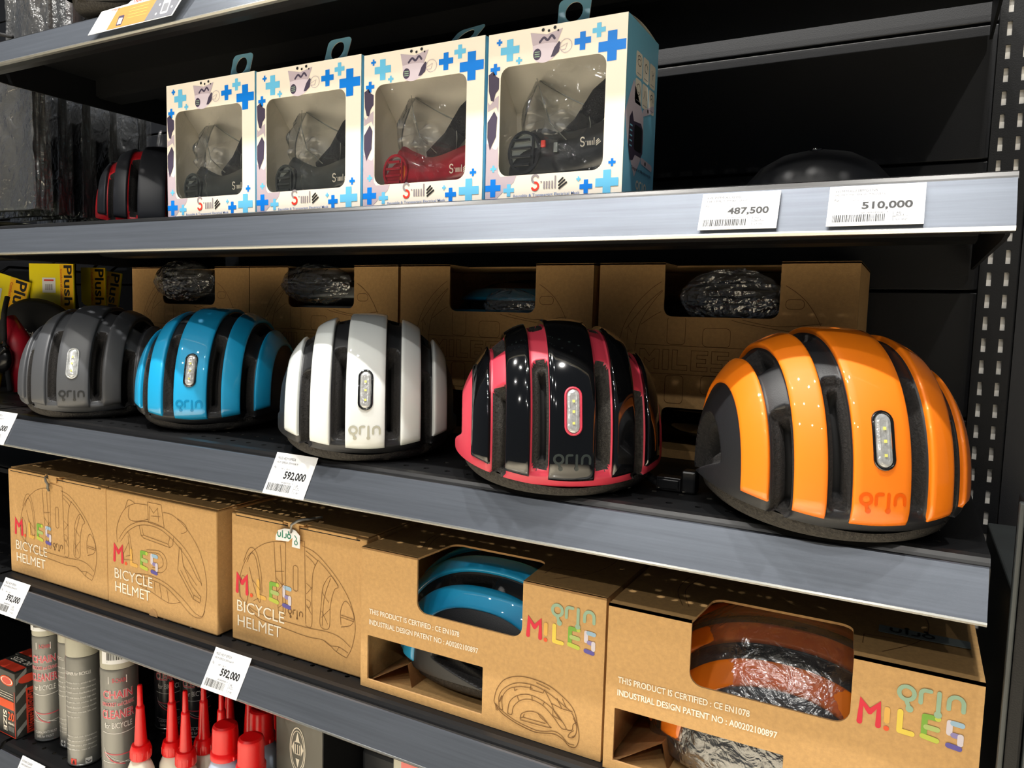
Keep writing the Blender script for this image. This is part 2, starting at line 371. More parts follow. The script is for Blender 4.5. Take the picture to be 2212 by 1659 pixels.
for z, s in ((Z_B, 'plastic-wrapped black bags'), (Z_C, 'yellow saddle cover cards'), (Z_D, 'left neighbour of the leftmost kraft box'), (Z_E, 'inner tube boxes')):
    make_shelf(z, -1.83, XL - 0.008, {'plastic-wrapped black bags': 'shelf of the left bay under the plastic-wrapped black bags',
        'yellow saddle cover cards': 'shelf of the left bay below the yellow hanging cards',
        'left neighbour of the leftmost kraft box': 'shelf of the left bay beside the leftmost kraft box',
        'inner tube boxes': 'shelf of the left bay under the red and black inner tube boxes'}[s])

# ------------------------------------------------------------------ helmets
HA, HBF, HBB, HT, HL, HC, HP = 0.1066, 0.1195, 0.113, 0.1275, 0.046, 0.032, 2.25
def hsurf(ph, th, off=0.0):
    """point on the helmet skin: sin(ph) is the sideways share of the half width, th the angle over the top from the front"""
    ph = np.asarray(ph, float); th = np.asarray(th, float); sx = np.sin(ph)
    c, z = -np.cos(th), np.sin(th)
    r = (np.abs(c / np.where(c < 0, HBF, HBB)) ** HP + np.abs(z / np.where(z > 0, HT, HL)) ** HP) ** (-1 / HP)
    k = np.clip(1 - np.abs(sx) ** HP, 1e-9, 1) ** (1 / HP)
    P = np.stack([HA * sx + 0 * r, c * r * k, z * r * k], -1)
    L = np.sqrt((P ** 2).sum(-1)); P = P * ((L + off) / L)[..., None] if P.ndim > 1 else P * ((L + off) / L)
    return P + np.array([0, 0, HC])
def hdir(dx, dy, dz, off=0.0):
    b = np.where(dy < 0, HBF, HBB); h = np.where(dz > 0, HT, HL)
    r = (np.abs(dx / HA) ** HP + np.abs(dy / b) ** HP + np.abs(dz / h) ** HP) ** (-1 / HP) + off
    return np.stack([dx * r, dy * r, dz * r + HC], -1)
G1 = (0.195, 0.362); G2 = (0.585, 0.765); R3 = 0.990
def sstep(a, b, x): t = np.clip((x - a) / (b - a), 0, 1); return t * t * (3 - 2 * t)
def rbox(p, t, p0, p1, t0, t1, r, soft):
    """soft mask of a rounded rectangle in (phi, theta)"""
    cx, cy = (p0 + p1) / 2, (t0 + t1) / 2; hx, hy = (p1 - p0) / 2 - r, (t1 - t0) / 2 - r
    qx = np.abs(p - cx) - hx; qy = np.abs(t - cy) - hy
    d = np.hypot(np.maximum(qx, 0), np.maximum(qy, 0)) + np.minimum(np.maximum(qx, qy), 0) - r
    return 1 - sstep(-soft, 0, d)
def zrim(az): return 0.0085 + 0.0200 * np.abs(np.sin(az)) ** 1.7
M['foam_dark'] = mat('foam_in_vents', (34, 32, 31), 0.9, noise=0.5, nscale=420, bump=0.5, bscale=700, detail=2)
def shell_mesh(name, m_shell, na=300, nt=150, m_vent='foam_dark', m_deep='deep_shade'):
    if m_shell == 'p_pink': m_vent = 'foam'
    d = math.radians; V = []; F = []; MI = []
    vents = [(G1[0] + 0.008, G1[1] - 0.010, d(-3), d(48)), (G1[0] + 0.012, G1[1] - 0.014, d(74), d(96)), (G1[0] + 0.012, G1[1] - 0.012, d(122), d(170)),
             (G2[0] + 0.008, G2[1] - 0.012, d(-10), d(40)), (G2[0] + 0.012, G2[1] - 0.014, d(64), d(92)), (G2[0] + 0.010, G2[1] - 0.012, d(120), d(178))]
    def depth(ap, th):
        v1 = np.zeros_like(ap); v2 = np.zeros_like(ap)
        for p0, p1, t0, t1 in vents:
            v1 = np.maximum(v1, rbox(ap, th, p0, p1, t0, t1, 0.05, 0.012)); v2 = np.maximum(v2, rbox(ap, th, p0 + 0.028, p1 - 0.032, t0 + 0.05, t1 - 0.06, 0.03, 0.012))
        g = np.maximum(rbox(ap, th, G1[0] - 0.012, G1[1] + 0.012, -0.10, math.pi + 0.06, 0.03, 0.02), rbox(ap, th, G2[0] - 0.012, G2[1] + 0.012, -0.16, math.pi + 0.16, 0.03, 0.02))
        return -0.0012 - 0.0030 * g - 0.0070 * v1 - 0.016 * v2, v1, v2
    # aligned strips between the outermost ribs
    cols = set()
    for p in (0.0, 0.11, G1[0] - 0.02, G1[0], G1[0] + 0.008, G1[0] + 0.014, G1[0] + 0.020, G1[0] + 0.038, G1[0] + 0.044, G1[0] + 0.05, 0.28, G1[1] - 0.056, G1[1] - 0.050, G1[1] - 0.044, G1[1] - 0.022, G1[1] - 0.016, G1[1] - 0.010, G1[1], G1[1] + 0.02,
              0.44, 0.50, G2[0] - 0.02, G2[0], G2[0] + 0.008, G2[0] + 0.014, G2[0] + 0.020, G2[0] + 0.038, G2[0] + 0.044, G2[0] + 0.05, 0.675, G2[1] - 0.058, G2[1] - 0.052, G2[1] - 0.046, G2[1] - 0.024, G2[1] - 0.018, G2[1] - 0.012, G2[1], G2[1] + 0.02, 0.82, 0.86, 0.90, 0.94, 0.98): cols.add(p); cols.add(-p)
    cols = np.array(sorted(cols)); nc = len(cols)
    lo = []; hi = []
    for p in cols:
        a0, b0 = -1.5, 0.4; a1, b1 = -1.5, 0.4
        for _ in range(26):
            m0 = (a0 + b0) / 2; q = hsurf(p, m0); 
            if q[2] < zrim(math.atan2(q[0], -q[1])): a0 = m0
            else: b0 = m0
            m1 = (a1 + b1) / 2; q = hsurf(p, math.pi - m1)
            if q[2] < zrim(math.atan2(q[0], -q[1])): a1 = m1
            else: b1 = m1
        lo.append(a0); hi.append(math.pi - a1)
    lo = np.array(lo); hi = np.array(hi)
    s = np.linspace(0, 1, nt + 1)[:, None]; TH = lo[None] + (hi - lo)[None] * s; PH = np.broadcast_to(cols[None], TH.shape)
    off, v1, v2 = depth(np.abs(PH), TH); P = hsurf(PH, TH, off); V += P.reshape(-1, 3).tolist()
    idx = np.arange((nt + 1) * nc).reshape(nt + 1, nc)
    q = np.stack([idx[:-1, :-1], idx[:-1, 1:], idx[1:, 1:], idx[1:, :-1]], -1).reshape(-1, 4)
    av = lambda v: ((v[:-1, :-1] + v[1:, :-1] + v[1:, 1:] + v[:-1, 1:]) / 4).reshape(-1)
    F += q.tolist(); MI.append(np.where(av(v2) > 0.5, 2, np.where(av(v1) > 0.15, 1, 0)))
    # side caps on a polar grid around the crown
    ne = max(60, na // 3); az = np.linspace(0, 2 * np.pi, na, endpoint=False); zr = zrim(az)
    el_lo = np.full(na, d(60)); el_hi = np.full(na, d(120))
    for _ in range(30):
        em = (el_lo + el_hi) / 2; Q = hdir(np.sin(em) * np.sin(az), -np.sin(em) * np.cos(az), np.cos(em))
        up = Q[:, 2] > zr; el_lo = np.where(up, em, el_lo); el_hi = np.where(up, el_hi, em)
    A, T = np.meshgrid(az, np.linspace(0, 1, ne)); E = T ** 0.92 * el_lo[None]
    dx = np.sin(E) * np.sin(A); dy = -np.sin(E) * np.cos(A); dz = np.cos(E)
    Q = hdir(dx, dy, dz); ap = np.abs(np.arcsin(np.clip(Q[..., 0] / HA, -1, 1))); yy, zz = Q[..., 1], Q[..., 2]; e = np.hypot((yy + 0.002) / 0.047, (zz - 0.038) / 0.047)
    cut = sstep(0.0, 0.004, zz - 0.036 + 0.30 * (yy + 0.010)); v = (1 - sstep(0.90, 1.0, e)) * cut * (ap > 0.97); w = (1 - sstep(0.72, 0.80, e)) * sstep(0.0, 0.004, zz - 0.044 + 0.45 * (yy + 0.004)) * (ap > 0.97)
    Q = hdir(dx, dy, dz, -0.0012 - 0.010 * v - 0.012 * w); b0 = len(V); V += Q.reshape(-1, 3).tolist()
    idx = np.arange(na * ne).reshape(ne, na) + b0; a = idx[1:-1]; b = idx[2:]
    q = np.stack([a, b, np.roll(b, -1, 1), np.roll(a, -1, 1)], -1).reshape(-1, 4)
    avr = lambda v: ((v[1:-1] + v[2:] + np.roll(v, -1, 1)[1:-1] + np.roll(v, -1, 1)[2:]) / 4).reshape(-1)
    keep = avr(ap) > 0.955
    F += q[keep].tolist(); MI.append(np.where(avr(w) > 0.5, 2, np.where(avr(v) > 0.12, 1, 0))[keep])
    me = bpy.data.meshes.new(name); me.from_pydata(V, [], F)
    for mm in (m_shell, m_vent, m_deep): me.materials.append(M[mm])
    mi = np.concatenate(MI).astype(np.int32)
    me.polygons.foreach_set('material_index', mi); me.polygons.foreach_set('use_smooth', np.ones(len(mi), bool)); me.update()
    return me
def th_at(ph, z, rear=False):
    lo, hi = -1.35, 0.6
    for _ in range(30):
        m = (lo + hi) / 2; t = math.pi - m if rear else m
        if hsurf(ph, t)[2] < z: lo = m
        else: hi = m
    return (math.pi - lo) if rear else lo
def rib_mesh(name, p0, p1, m, zf=0.0165, zb=0.021, up=0.0016, dn=-0.0052, nt=90):
    sgn = 1 if p0 + p1 >= 0 else -1; e = 0.012
    prof = [(p0 + 0.003, dn), (p0, dn + 0.004), (p0, up - 0.0009), (p0 + e, up)]
    k = 8; prof += [(p0 + e + (p1 - p0 - 2 * e) * i / k, up + 0.0003 * math.sin(math.pi * i / k)) for i in range(1, k)]
    prof += [(p1 - e, up), (p1, up - 0.0009), (p1, dn + 0.004), (p1 - 0.003, dn)]
    n = len(prof); V = []; F = []
    rows = [th_at(abs(p), zf + 0.019 * abs(math.sin(p)) ** 1.7) for p, _ in prof]; rowe = [th_at(abs(p), zb + 0.014 * abs(math.sin(p)) ** 1.6, True) for p, _ in prof]
    for j in range(nt + 1):
        s = j / nt
        for (p, o), a, b in zip(prof, rows, rowe):
            oo = o if 0 < j < nt else min(o, 0.0002)
            V.append(tuple(hsurf(p, a + (b - a) * s, oo)))
    for j in range(nt):
        for i in range(n - 1): F.append((j * n + i, j * n + i + 1, (j + 1) * n + i + 1, (j + 1) * n + i))
    b0 = len(V)
    for (p, o), a in zip(prof, rows): V.append(tuple(hsurf(p, a, -0.006)))
    for i in range(n - 1): F.append((b0 + i, b0 + i + 1, i + 1, i))
    me = bpy.data.meshes.new(name); me.from_pydata(V, [], F); me.materials.append(M[m])
    me.polygons.foreach_set('use_smooth', [True] * len(F)); me.update(); return me
def foam_mesh(name, m='foam'):
    mb = MB(); n = 96; prof = []
    rings = []
    for s, (ins, zf) in enumerate(((0.0015, 1.04), (0.0020, 0.62), (0.0045, 0.28), (0.009, 0.03), (0.024, 0.0), (0.032, 0.10), (0.030, 2.5))):
        r = []
        for k in range(n):
            az = 2 * math.pi * k / n; zl = 0.010 * abs(math.sin(az)) ** 2; z = zl + (zrim(az) - zl) * zf
            P = hdir(np.sin(az), -np.cos(az), np.array(-0.15)); L = math.hypot(P[0], P[1]); f = (L - ins - 0.003) / L
            r.append((P[0] * f, P[1] * f, z))
        rings.append(r)
    vs = [p for r in rings for p in r]; fs = []
    for j in range(len(rings) - 1):
        for k in range(n): fs.append((j * n + k, (j + 1) * n + k, (j + 1) * n + (k + 1) % n, j * n + (k + 1) % n))
    mb.add(vs, fs, m)
    # cavity roof, black painted in for the shade inside
    top = [(p[0], p[1], p[2]) for p in rings[-1]]; mb.add(top + [(0, 0, 0.10)], [(k, (k + 1) % n, n) for k in range(n)], 'deep_shade')
    return mb.mesh(name, True)
def hfront(x, z, lift):
    """project a front-view print coordinate onto the centre rib"""
    ph = math.asin(max(-1, min(1, x / HA)))
    th = 0.0; lo, hi = -0.6, 1.5
    for _ in range(24):
        th = (lo + hi) / 2
        if hsurf(ph, th, lift)[2] < z: lo = th
        else: hi = th
    return tuple(hsurf(ph, th, lift))
_shared = {}
def helmet(label, loc, yaw, shell='satin_black', rib='white', rim='bezel', logo='ink_grey', light=True, group=None, rot=None, scale=None, lowres=False, strap=False, name='bicycle_helmet'):
    t = empty(name, loc, yaw, rot, scale)
    key = ('shell', shell, lowres)
    if key not in _shared: _shared[key] = shell_mesh('shell', shell, 200 if lowres else 360, 90 if lowres else 190)
    new_obj('shell', _shared[key], t)
    if 'foam' not in _shared: _shared['foam'] = foam_mesh('foam_liner')
    new_obj('foam_liner', _shared['foam'], t)
    for a, b in ((-R3, -G2[1]), (-G2[0], -G1[1]), (-G1[0], G1[0]), (G1[1], G2[0]), (G2[1], R3)):
        k = ('rib', a, rib)
        if k not in _shared: _shared[k] = rib_mesh('rib', a, b, rib)
        new_obj('rib', _shared[k], t)
    if light:
        k = ('light', rim)
        if k not in _shared:
            mb = MB()
            def ring(w, h, l, n=10):
                pts = arc(0, h, w, w, 0, 180, n) + arc(0, -h, w, w, 180, 360, n)
                return [hfront(x, 0.080 + z, l) for x, z in pts]
            rs = [ring(0.0078, 0.0135, 0.0012), ring(0.0078, 0.0135, 0.0032), ring(0.0070, 0.0135, 0.0038), ring(0.0060, 0.0135, 0.0034), ring(0.0057, 0.0135, 0.0022)]
            n = len(rs[0]); fs = [(j * n + i, j * n + (i + 1) % n, (j + 1) * n + (i + 1) % n, (j + 1) * n + i) for j in range(len(rs) - 1) for i in range(n)]
            mb.add([p for r in rs for p in r], fs, rim)
            lens = MB(); r0 = [ring(0.0058, 0.0135, 0.0023), ring(0.0050, 0.0135, 0.0036), ring(0.0030, 0.0135, 0.0042)]
            fs = [(j * n + i, j * n + (i + 1) % n, (j + 1) * n + (i + 1) % n, (j + 1) * n + i) for j in range(2) for i in range(n)] + [tuple(2 * n + i for i in range(n))]
            lens.add([p for r in r0 for p in r], fs, 'lens')
            led = MB()
            for z in (0.070, 0.080, 0.089):
                led.add([hfront(x, z + q, 0.0046) for x, q in ((-0.0011, -0.0011), (0.0011, -0.0011), (0.0011, 0.0011), (-0.0011, 0.0011))], [(0, 1, 2, 3)], 'led')
            _shared[k] = (mb.mesh('light_bezel', True), lens.mesh('light_lens'), led.mesh('led'))
        a, b, c = _shared[k]; bz = new_obj('light', a, t); new_obj('lens', b, bz); new_obj('led', c, bz)
        k = ('logo', logo)
        if k not in _shared:
            mb = MB(); sf = lambda x, y, h=0.0: hfront(x, y, 0.0023 + h)
            L, D, u = logo_lines(-0.0165, 0.0265, 0.033)
            L = [bez(l, 2) if len(l) > 3 else [(l[i][0] + (l[i + 1][0] - l[i][0]) * q / 6, l[i][1] + (l[i + 1][1] - l[i][1]) * q / 6) for i in range(len(l) - 1) for q in range(7)] for l in L]
            strokes(mb, L, 0.27 * u, sf, logo)
            for d in D: mb.add([sf(*q, 0.00015) for q in circle(d[0], d[1], 0.24 * u, 12)], [tuple(range(12))], logo)
            _shared[k] = mb.mesh('logo')
        new_obj('logo', _shared[k], t)
    tag(t, label, 'helmet', group); return t
M['p_blue'] = mat('blue_gloss_paint', (0, 158, 214), 0.55, coat=1.0)
M['p_white'] = mat('white_gloss_paint', (226, 231, 230), 0.55, coat=1.0)
M['p_orange'] = mat('orange_gloss_paint', (255, 130, 0), 0.55, coat=1.0)
M['p_pink'] = mat('coral_red_satin', (200, 58, 78), 0.42)
M['p_grey'] = mat('grey_satin_paint', (74, 76, 80), 0.42)
M['p_grey2'] = mat('grey_satin_shell', (70, 72, 76), 0.5)
M['p_redrib'] = mat('red_satin', (200, 26, 36), 0.4)
M['lg_blue'] = mat('logo_blue', (0, 128, 178), 0.3); M['lg_orange'] = mat('logo_orange', (232, 92, 0), 0.3); M['lg_grey'] = mat('logo_dark', (34, 36, 38), 0.4)
M['lg_white'] = mat('logo_grey', (176, 176, 160), 0.35); M['lg_black'] = mat('logo_on_black', (40, 48, 48), 0.3)
S = Z_C
helmet('matte dark grey helmet, leftmost of the five on the display shelf', (-0.4403, 0.0846, S), 0.6484, 'p_grey2', 'p_grey', 'lens', 'lg_grey')
helmet('bright blue and black striped helmet standing on the display shelf', (-0.2071, 0.1085, S + 0.002), 0.5229, 'satin_black', 'p_blue', 'bezel', 'lg_blue')
helmet('white and black striped helmet in the middle of the display shelf', (0.0837, 0.0777, S), 0.6379, 'satin_black', 'p_white', 'bezel', 'lg_white')
helmet('coral red helmet with glossy black stripes on the display shelf', (0.3406, 0.0643, S), 0.5506, 'p_pink', 'gloss_black', 'p_pink', 'lg_black')
helmet('orange and black striped helmet, rightmost and nearest on the display shelf', (0.5964, 0.0620, S), 0.4733, 'satin_black', 'p_orange', 'bezel', 'lg_orange')
# chin straps and buckle lying behind the red helmet
mb = MB()
t = empty('helmet_strap', (0.468, 0.055, S))
mb = MB(); mb.box(-0.014, 0.010, -0.007, 0.007, 0.001, 0.014, 'buckle'); mb.box(-0.012, 0.008, -0.0085, -0.007, 0.003, 0.012, 'buckle'); mb.build('buckle', t, bevel=0.0015)
mb = MB(); mb.box(0.0102, 0.024, -0.008, 0.008, 0.0005, 0.022, 'buckle'); mb.build('clip', t, bevel=0.002)
mb = MB(); mb.tube([(-0.014, 0, 0.006), (-0.03, 0.006, 0.012), (-0.05, 0.02, 0.02)], 0.004, 'strap'); mb.build('webbing', t, True)
tag(t, 'black buckle and strap lying to the right of the coral red helmet', 'strap')

# ------------------------------------------------------------------ line drawings (print)
def drw_front(x, y, w, h):
    """front view helmet outline drawing in a w x h box"""
    P = lambda pts: [(x + a * w, y + b * h) for a, b in pts]
    L = [bez(P([(0.02, 0.30), (0.03, 0.52), (0.10, 0.72), (0.22, 0.86), (0.33, 0.92), (0.43, 0.94)])),
         bez(P([(0.57, 0.94), (0.68, 0.90), (0.80, 0.78), (0.90, 0.64), (0.97, 0.48), (0.995, 0.30), (0.97, 0.12), (0.93, 0.01)])),
         P([(0.43, 0.25), (0.43, 1.0), (0.59, 0.985), (0.60, 0.22)]), P([(0.385, 0.9), (0.40, 0.6), (0.41, 0.24), (0.43, 0.24)]),
         bez(P([(0.60, 0.90), (0.66, 0.86), (0.70, 0.83)])), bez(P([(0.60, 0.86), (0.65, 0.82), (0.68, 0.78)])),
         bez(P([(0.70, 0.84), (0.66, 0.72), (0.65, 0.5), (0.65, 0.22), (0.60, 0.2)])),
         bez(P([(0.70, 0.84), (0.78, 0.76), (0.86, 0.65)])),
         bez(P([(0.78, 0.70), (0.74, 0.60), (0.725, 0.42), (0.72, 0.24), (0.79, 0.24), (0.80, 0.45), (0.83, 0.6), (0.86, 0.64), (0.81, 0.72), (0.78, 0.70)])),
         bez(P([(0.735, 0.24), (0.75, 0.5), (0.80, 0.7)])), P([(0.73, 0.32), (0.80, 0.42)]), P([(0.735, 0.55), (0.79, 0.47)]), P([(0.78, 0.27), (0.73, 0.38)]),
         bez(P([(0.885, 0.30), (0.88, 0.42), (0.91, 0.52), (0.95, 0.50), (0.985, 0.40), (0.96, 0.32), (0.885, 0.28)])), P([(0.885, 0.37), (0.985, 0.36)]), P([(0.885, 0.39), (0.985, 0.38)]),
         bez(P([(0.02, 0.40), (0.05, 0.52), (0.09, 0.46), (0.10, 0.36), (0.08, 0.24)])), P([(0.02, 0.40), (0.03, 0.30), (0.08, 0.24)]),
         bez(P([(0.09, 0.66), (0.13, 0.76), (0.17, 0.72), (0.20, 0.55), (0.215, 0.38), (0.20, 0.30), (0.15, 0.45), (0.11, 0.62)])),
         bez(P([(0.06, 0.66), (0.11, 0.80), (0.17, 0.79), (0.215, 0.60), (0.225, 0.40)])), P([(0.15, 0.30), (0.22, 0.36)]), P([(0.14, 0.5), (0.21, 0.42)]),
         P([(0.33, 0.92), (0.345, 0.6), (0.37, 0.24)]), P([(0.345, 0.64), (0.42, 0.66)]), P([(0.35, 0.58), (0.42, 0.5)]), P([(0.36, 0.45), (0.42, 0.55)]), P([(0.37, 0.3), (0.425, 0.36)]),
         P([(0.605, 0.6), (0.655, 0.56)]), P([(0.605, 0.5), (0.655, 0.58)]), P([(0.605, 0.4), (0.65, 0.32)]), bez(P([(0.605, 0.45), (0.64, 0.43), (0.63, 0.38), (0.605, 0.38)])),
         bez(P([(0.06, 0.26), (0.20, 0.19), (0.42, 0.185), (0.62, 0.185), (0.78, 0.20), (0.88, 0.18), (0.96, 0.12)])),
         bez(P([(0.10, 0.22), (0.2, 0.14), (0.42, 0.115), (0.62, 0.10), (0.75, 0.11), (0.85, 0.04), (0.93, 0.01)])), bez(P([(0.75, 0.11), (0.80, 0.08), (0.87, 0.09), (0.94, 0.06)])), P([(0.85, 0.04), (0.87, 0.09)]),
         [(x + a * w, y + b * h) for a, b in rrect(0.495, 0.50, 0.535, 0.74, 0.02, 4)] + [(x + 0.535 * w, y + 0.72 * h)]]
    return L
def drw_back(x, y, w, h):
    P = lambda pts: [(x + a * w, y + b * h) for a, b in pts]
    return [bez(P([(0.02, 0.52), (0.02, 0.68), (0.10, 0.86), (0.22, 0.95), (0.38, 0.97)])), P([(0.385, 0.80), (0.38, 1.0), (0.53, 1.0), (0.56, 0.78), (0.385, 0.80)]),
            bez(P([(0.55, 0.93), (0.66, 0.92), (0.80, 0.82), (0.92, 0.66), (0.985, 0.46), (1.0, 0.25), (0.96, 0.03), (0.90, 0.02)])),
            bez(P([(0.12, 0.88), (0.16, 0.98), (0.24, 0.96)])), bez(P([(0.70, 0.90), (0.78, 0.86), (0.80, 0.80), (0.74, 0.76)])), bez(P([(0.17, 0.93), (0.16, 0.80), (0.24, 0.78), (0.385, 0.83)])),
            bez(P([(0.04, 0.56), (0.14, 0.70), (0.30, 0.79), (0.48, 0.80), (0.66, 0.72), (0.82, 0.58), (0.93, 0.38), (0.95, 0.31)])),
            bez(P([(0.06, 0.54), (0.16, 0.67), (0.30, 0.755), (0.48, 0.765), (0.64, 0.69), (0.80, 0.54), (0.90, 0.38), (0.94, 0.34), (0.95, 0.31)])),
            P([(0.28, 0.75), (0.30, 0.65), (0.33, 0.63), (0.62, 0.60), (0.65, 0.63), (0.66, 0.71)]), P([(0.31, 0.73), (0.33, 0.66), (0.60, 0.63), (0.62, 0.70)]), P([(0.30, 0.65), (0.33, 0.66)]), P([(0.62, 0.60), (0.60, 0.63)]),
            bez(P([(0.36, 0.52), (0.50, 0.54), (0.57, 0.49), (0.58, 0.40), (0.52, 0.33), (0.42, 0.33)])), bez(P([(0.37, 0.50), (0.49, 0.51), (0.535, 0.47), (0.54, 0.41), (0.50, 0.37), (0.42, 0.36)])),
            P([(0.14, 0.66), (0.17, 0.62), (0.20, 0.38), (0.10, 0.36), (0.07, 0.50)]), P([(0.15, 0.62), (0.17, 0.42), (0.12, 0.40)]), P([(0.09, 0.42), (0.16, 0.56)]),
            P([(0.72, 0.63), (0.70, 0.40), (0.86, 0.16), (0.93, 0.14), (0.94, 0.20), (0.84, 0.30), (0.76, 0.46), (0.74, 0.62), (0.72, 0.63)]), P([(0.73, 0.41), (0.87, 0.19)]), P([(0.86, 0.16), (0.87, 0.20), (0.93, 0.18)]),
            P([(0.76, 0.46), (0.90, 0.30)]), bez(P([(0.20, 0.24), (0.36, 0.27), (0.56, 0.24), (0.74, 0.14), (0.86, 0.04), (0.90, 0.02)])), bez(P([(0.24, 0.21), (0.38, 0.235), (0.56, 0.20), (0.70, 0.11), (0.84, 0.0), (0.94, 0.0), (0.98, 0.08)])),
            bez(P([(0.27, 0.14), (0.40, 0.11), (0.60, 0.05), (0.72, 0.09)])), P([(0.34, 0.22), (0.35, 0.125)]), P([(0.44, 0.22), (0.45, 0.10)]), P([(0.50, 0.21), (0.52, 0.08)]), P([(0.58, 0.18), (0.60, 0.055)]),
            P([(0.40, 0.82), (0.40, 0.96), (0.445, 0.90), (0.49, 0.96), (0.50, 0.83)]), P([(0.42, 0.87), (0.52, 0.88)])]
def drw_side(x, y, w, h):
    P = lambda pts: [(x + a * w, y + b * h) for a, b in pts]
    return [bez(P([(0.0, 0.40), (0.03, 0.62), (0.12, 0.84), (0.28, 0.97), (0.46, 1.0), (0.66, 0.95), (0.84, 0.80), (0.93, 0.66), (0.97, 0.48), (1.0, 0.22), (0.97, 0.03), (0.90, 0.0), (0.82, 0.09), (0.72, 0.13), (0.60, 0.09), (0.50, 0.06), (0.38, 0.08), (0.24, 0.13), (0.10, 0.22), (0.02, 0.34), (0.0, 0.40)])),
            bez(P([(0.02, 0.36), (0.12, 0.25), (0.26, 0.16), (0.40, 0.12), (0.52, 0.10), (0.62, 0.13), (0.72, 0.18), (0.80, 0.15), (0.88, 0.05), (0.95, 0.05)])),
            bez(P([(0.07, 0.28), (0.06, 0.50), (0.12, 0.68), (0.26, 0.84), (0.44, 0.89), (0.62, 0.84), (0.78, 0.72), (0.90, 0.62)])), bez(P([(0.11, 0.28), (0.10, 0.5), (0.18, 0.7), (0.32, 0.80), (0.46, 0.83)])),
            bez(P([(0.17, 0.25), (0.19, 0.46), (0.28, 0.62), (0.42, 0.70), (0.58, 0.66), (0.72, 0.54), (0.84, 0.34), (0.86, 0.28), (0.92, 0.30), (0.93, 0.40), (0.97, 0.46)])), bez(P([(0.17, 0.25), (0.22, 0.25), (0.24, 0.40), (0.32, 0.55), (0.44, 0.62), (0.58, 0.58), (0.70, 0.44), (0.80, 0.28), (0.86, 0.28)])),
            P([(0.28, 0.62), (0.30, 0.54)]), P([(0.45, 0.70), (0.46, 0.61)]), P([(0.60, 0.65), (0.58, 0.58)]), P([(0.70, 0.56), (0.70, 0.45)]), P([(0.70, 0.45), (0.78, 0.42)]),
            bez(P([(0.32, 0.22), (0.34, 0.32), (0.42, 0.40), (0.50, 0.42), (0.58, 0.38), (0.66, 0.26), (0.66, 0.22), (0.32, 0.20)])), P([(0.36, 0.26), (0.62, 0.27)]), P([(0.32, 0.22), (0.36, 0.27), (0.37, 0.33)]), bez(P([(0.53, 0.42), (0.56, 0.36), (0.64, 0.29)])),
            P([(0.44, 0.89), (0.43, 0.80), (0.58, 0.80), (0.60, 0.87)]), P([(0.60, 0.86), (0.68, 0.66), (0.80, 0.62), (0.92, 0.62)]), P([(0.68, 0.66), (0.72, 0.52), (0.80, 0.40)]), P([(0.74, 0.78), (0.80, 0.62)]), P([(0.80, 0.80), (0.85, 0.66)]),
            bez(P([(0.91, 0.60), (0.96, 0.46), (0.97, 0.30), (0.94, 0.18), (0.88, 0.16), (0.90, 0.24), (0.94, 0.30)])), bez(P([(0.93, 0.52), (0.97, 0.38), (0.96, 0.24), (0.92, 0.18)])),
            P([(0.24, 0.75), (0.25, 0.70), (0.28, 0.73)]), P([(0.50, 0.95), (0.66, 0.90)]), P([(0.02, 0.36), (0.03, 0.24)]), P([(0.035, 0.35), (0.045, 0.24)]), P([(0.07, 0.28), (0.11, 0.28)])]
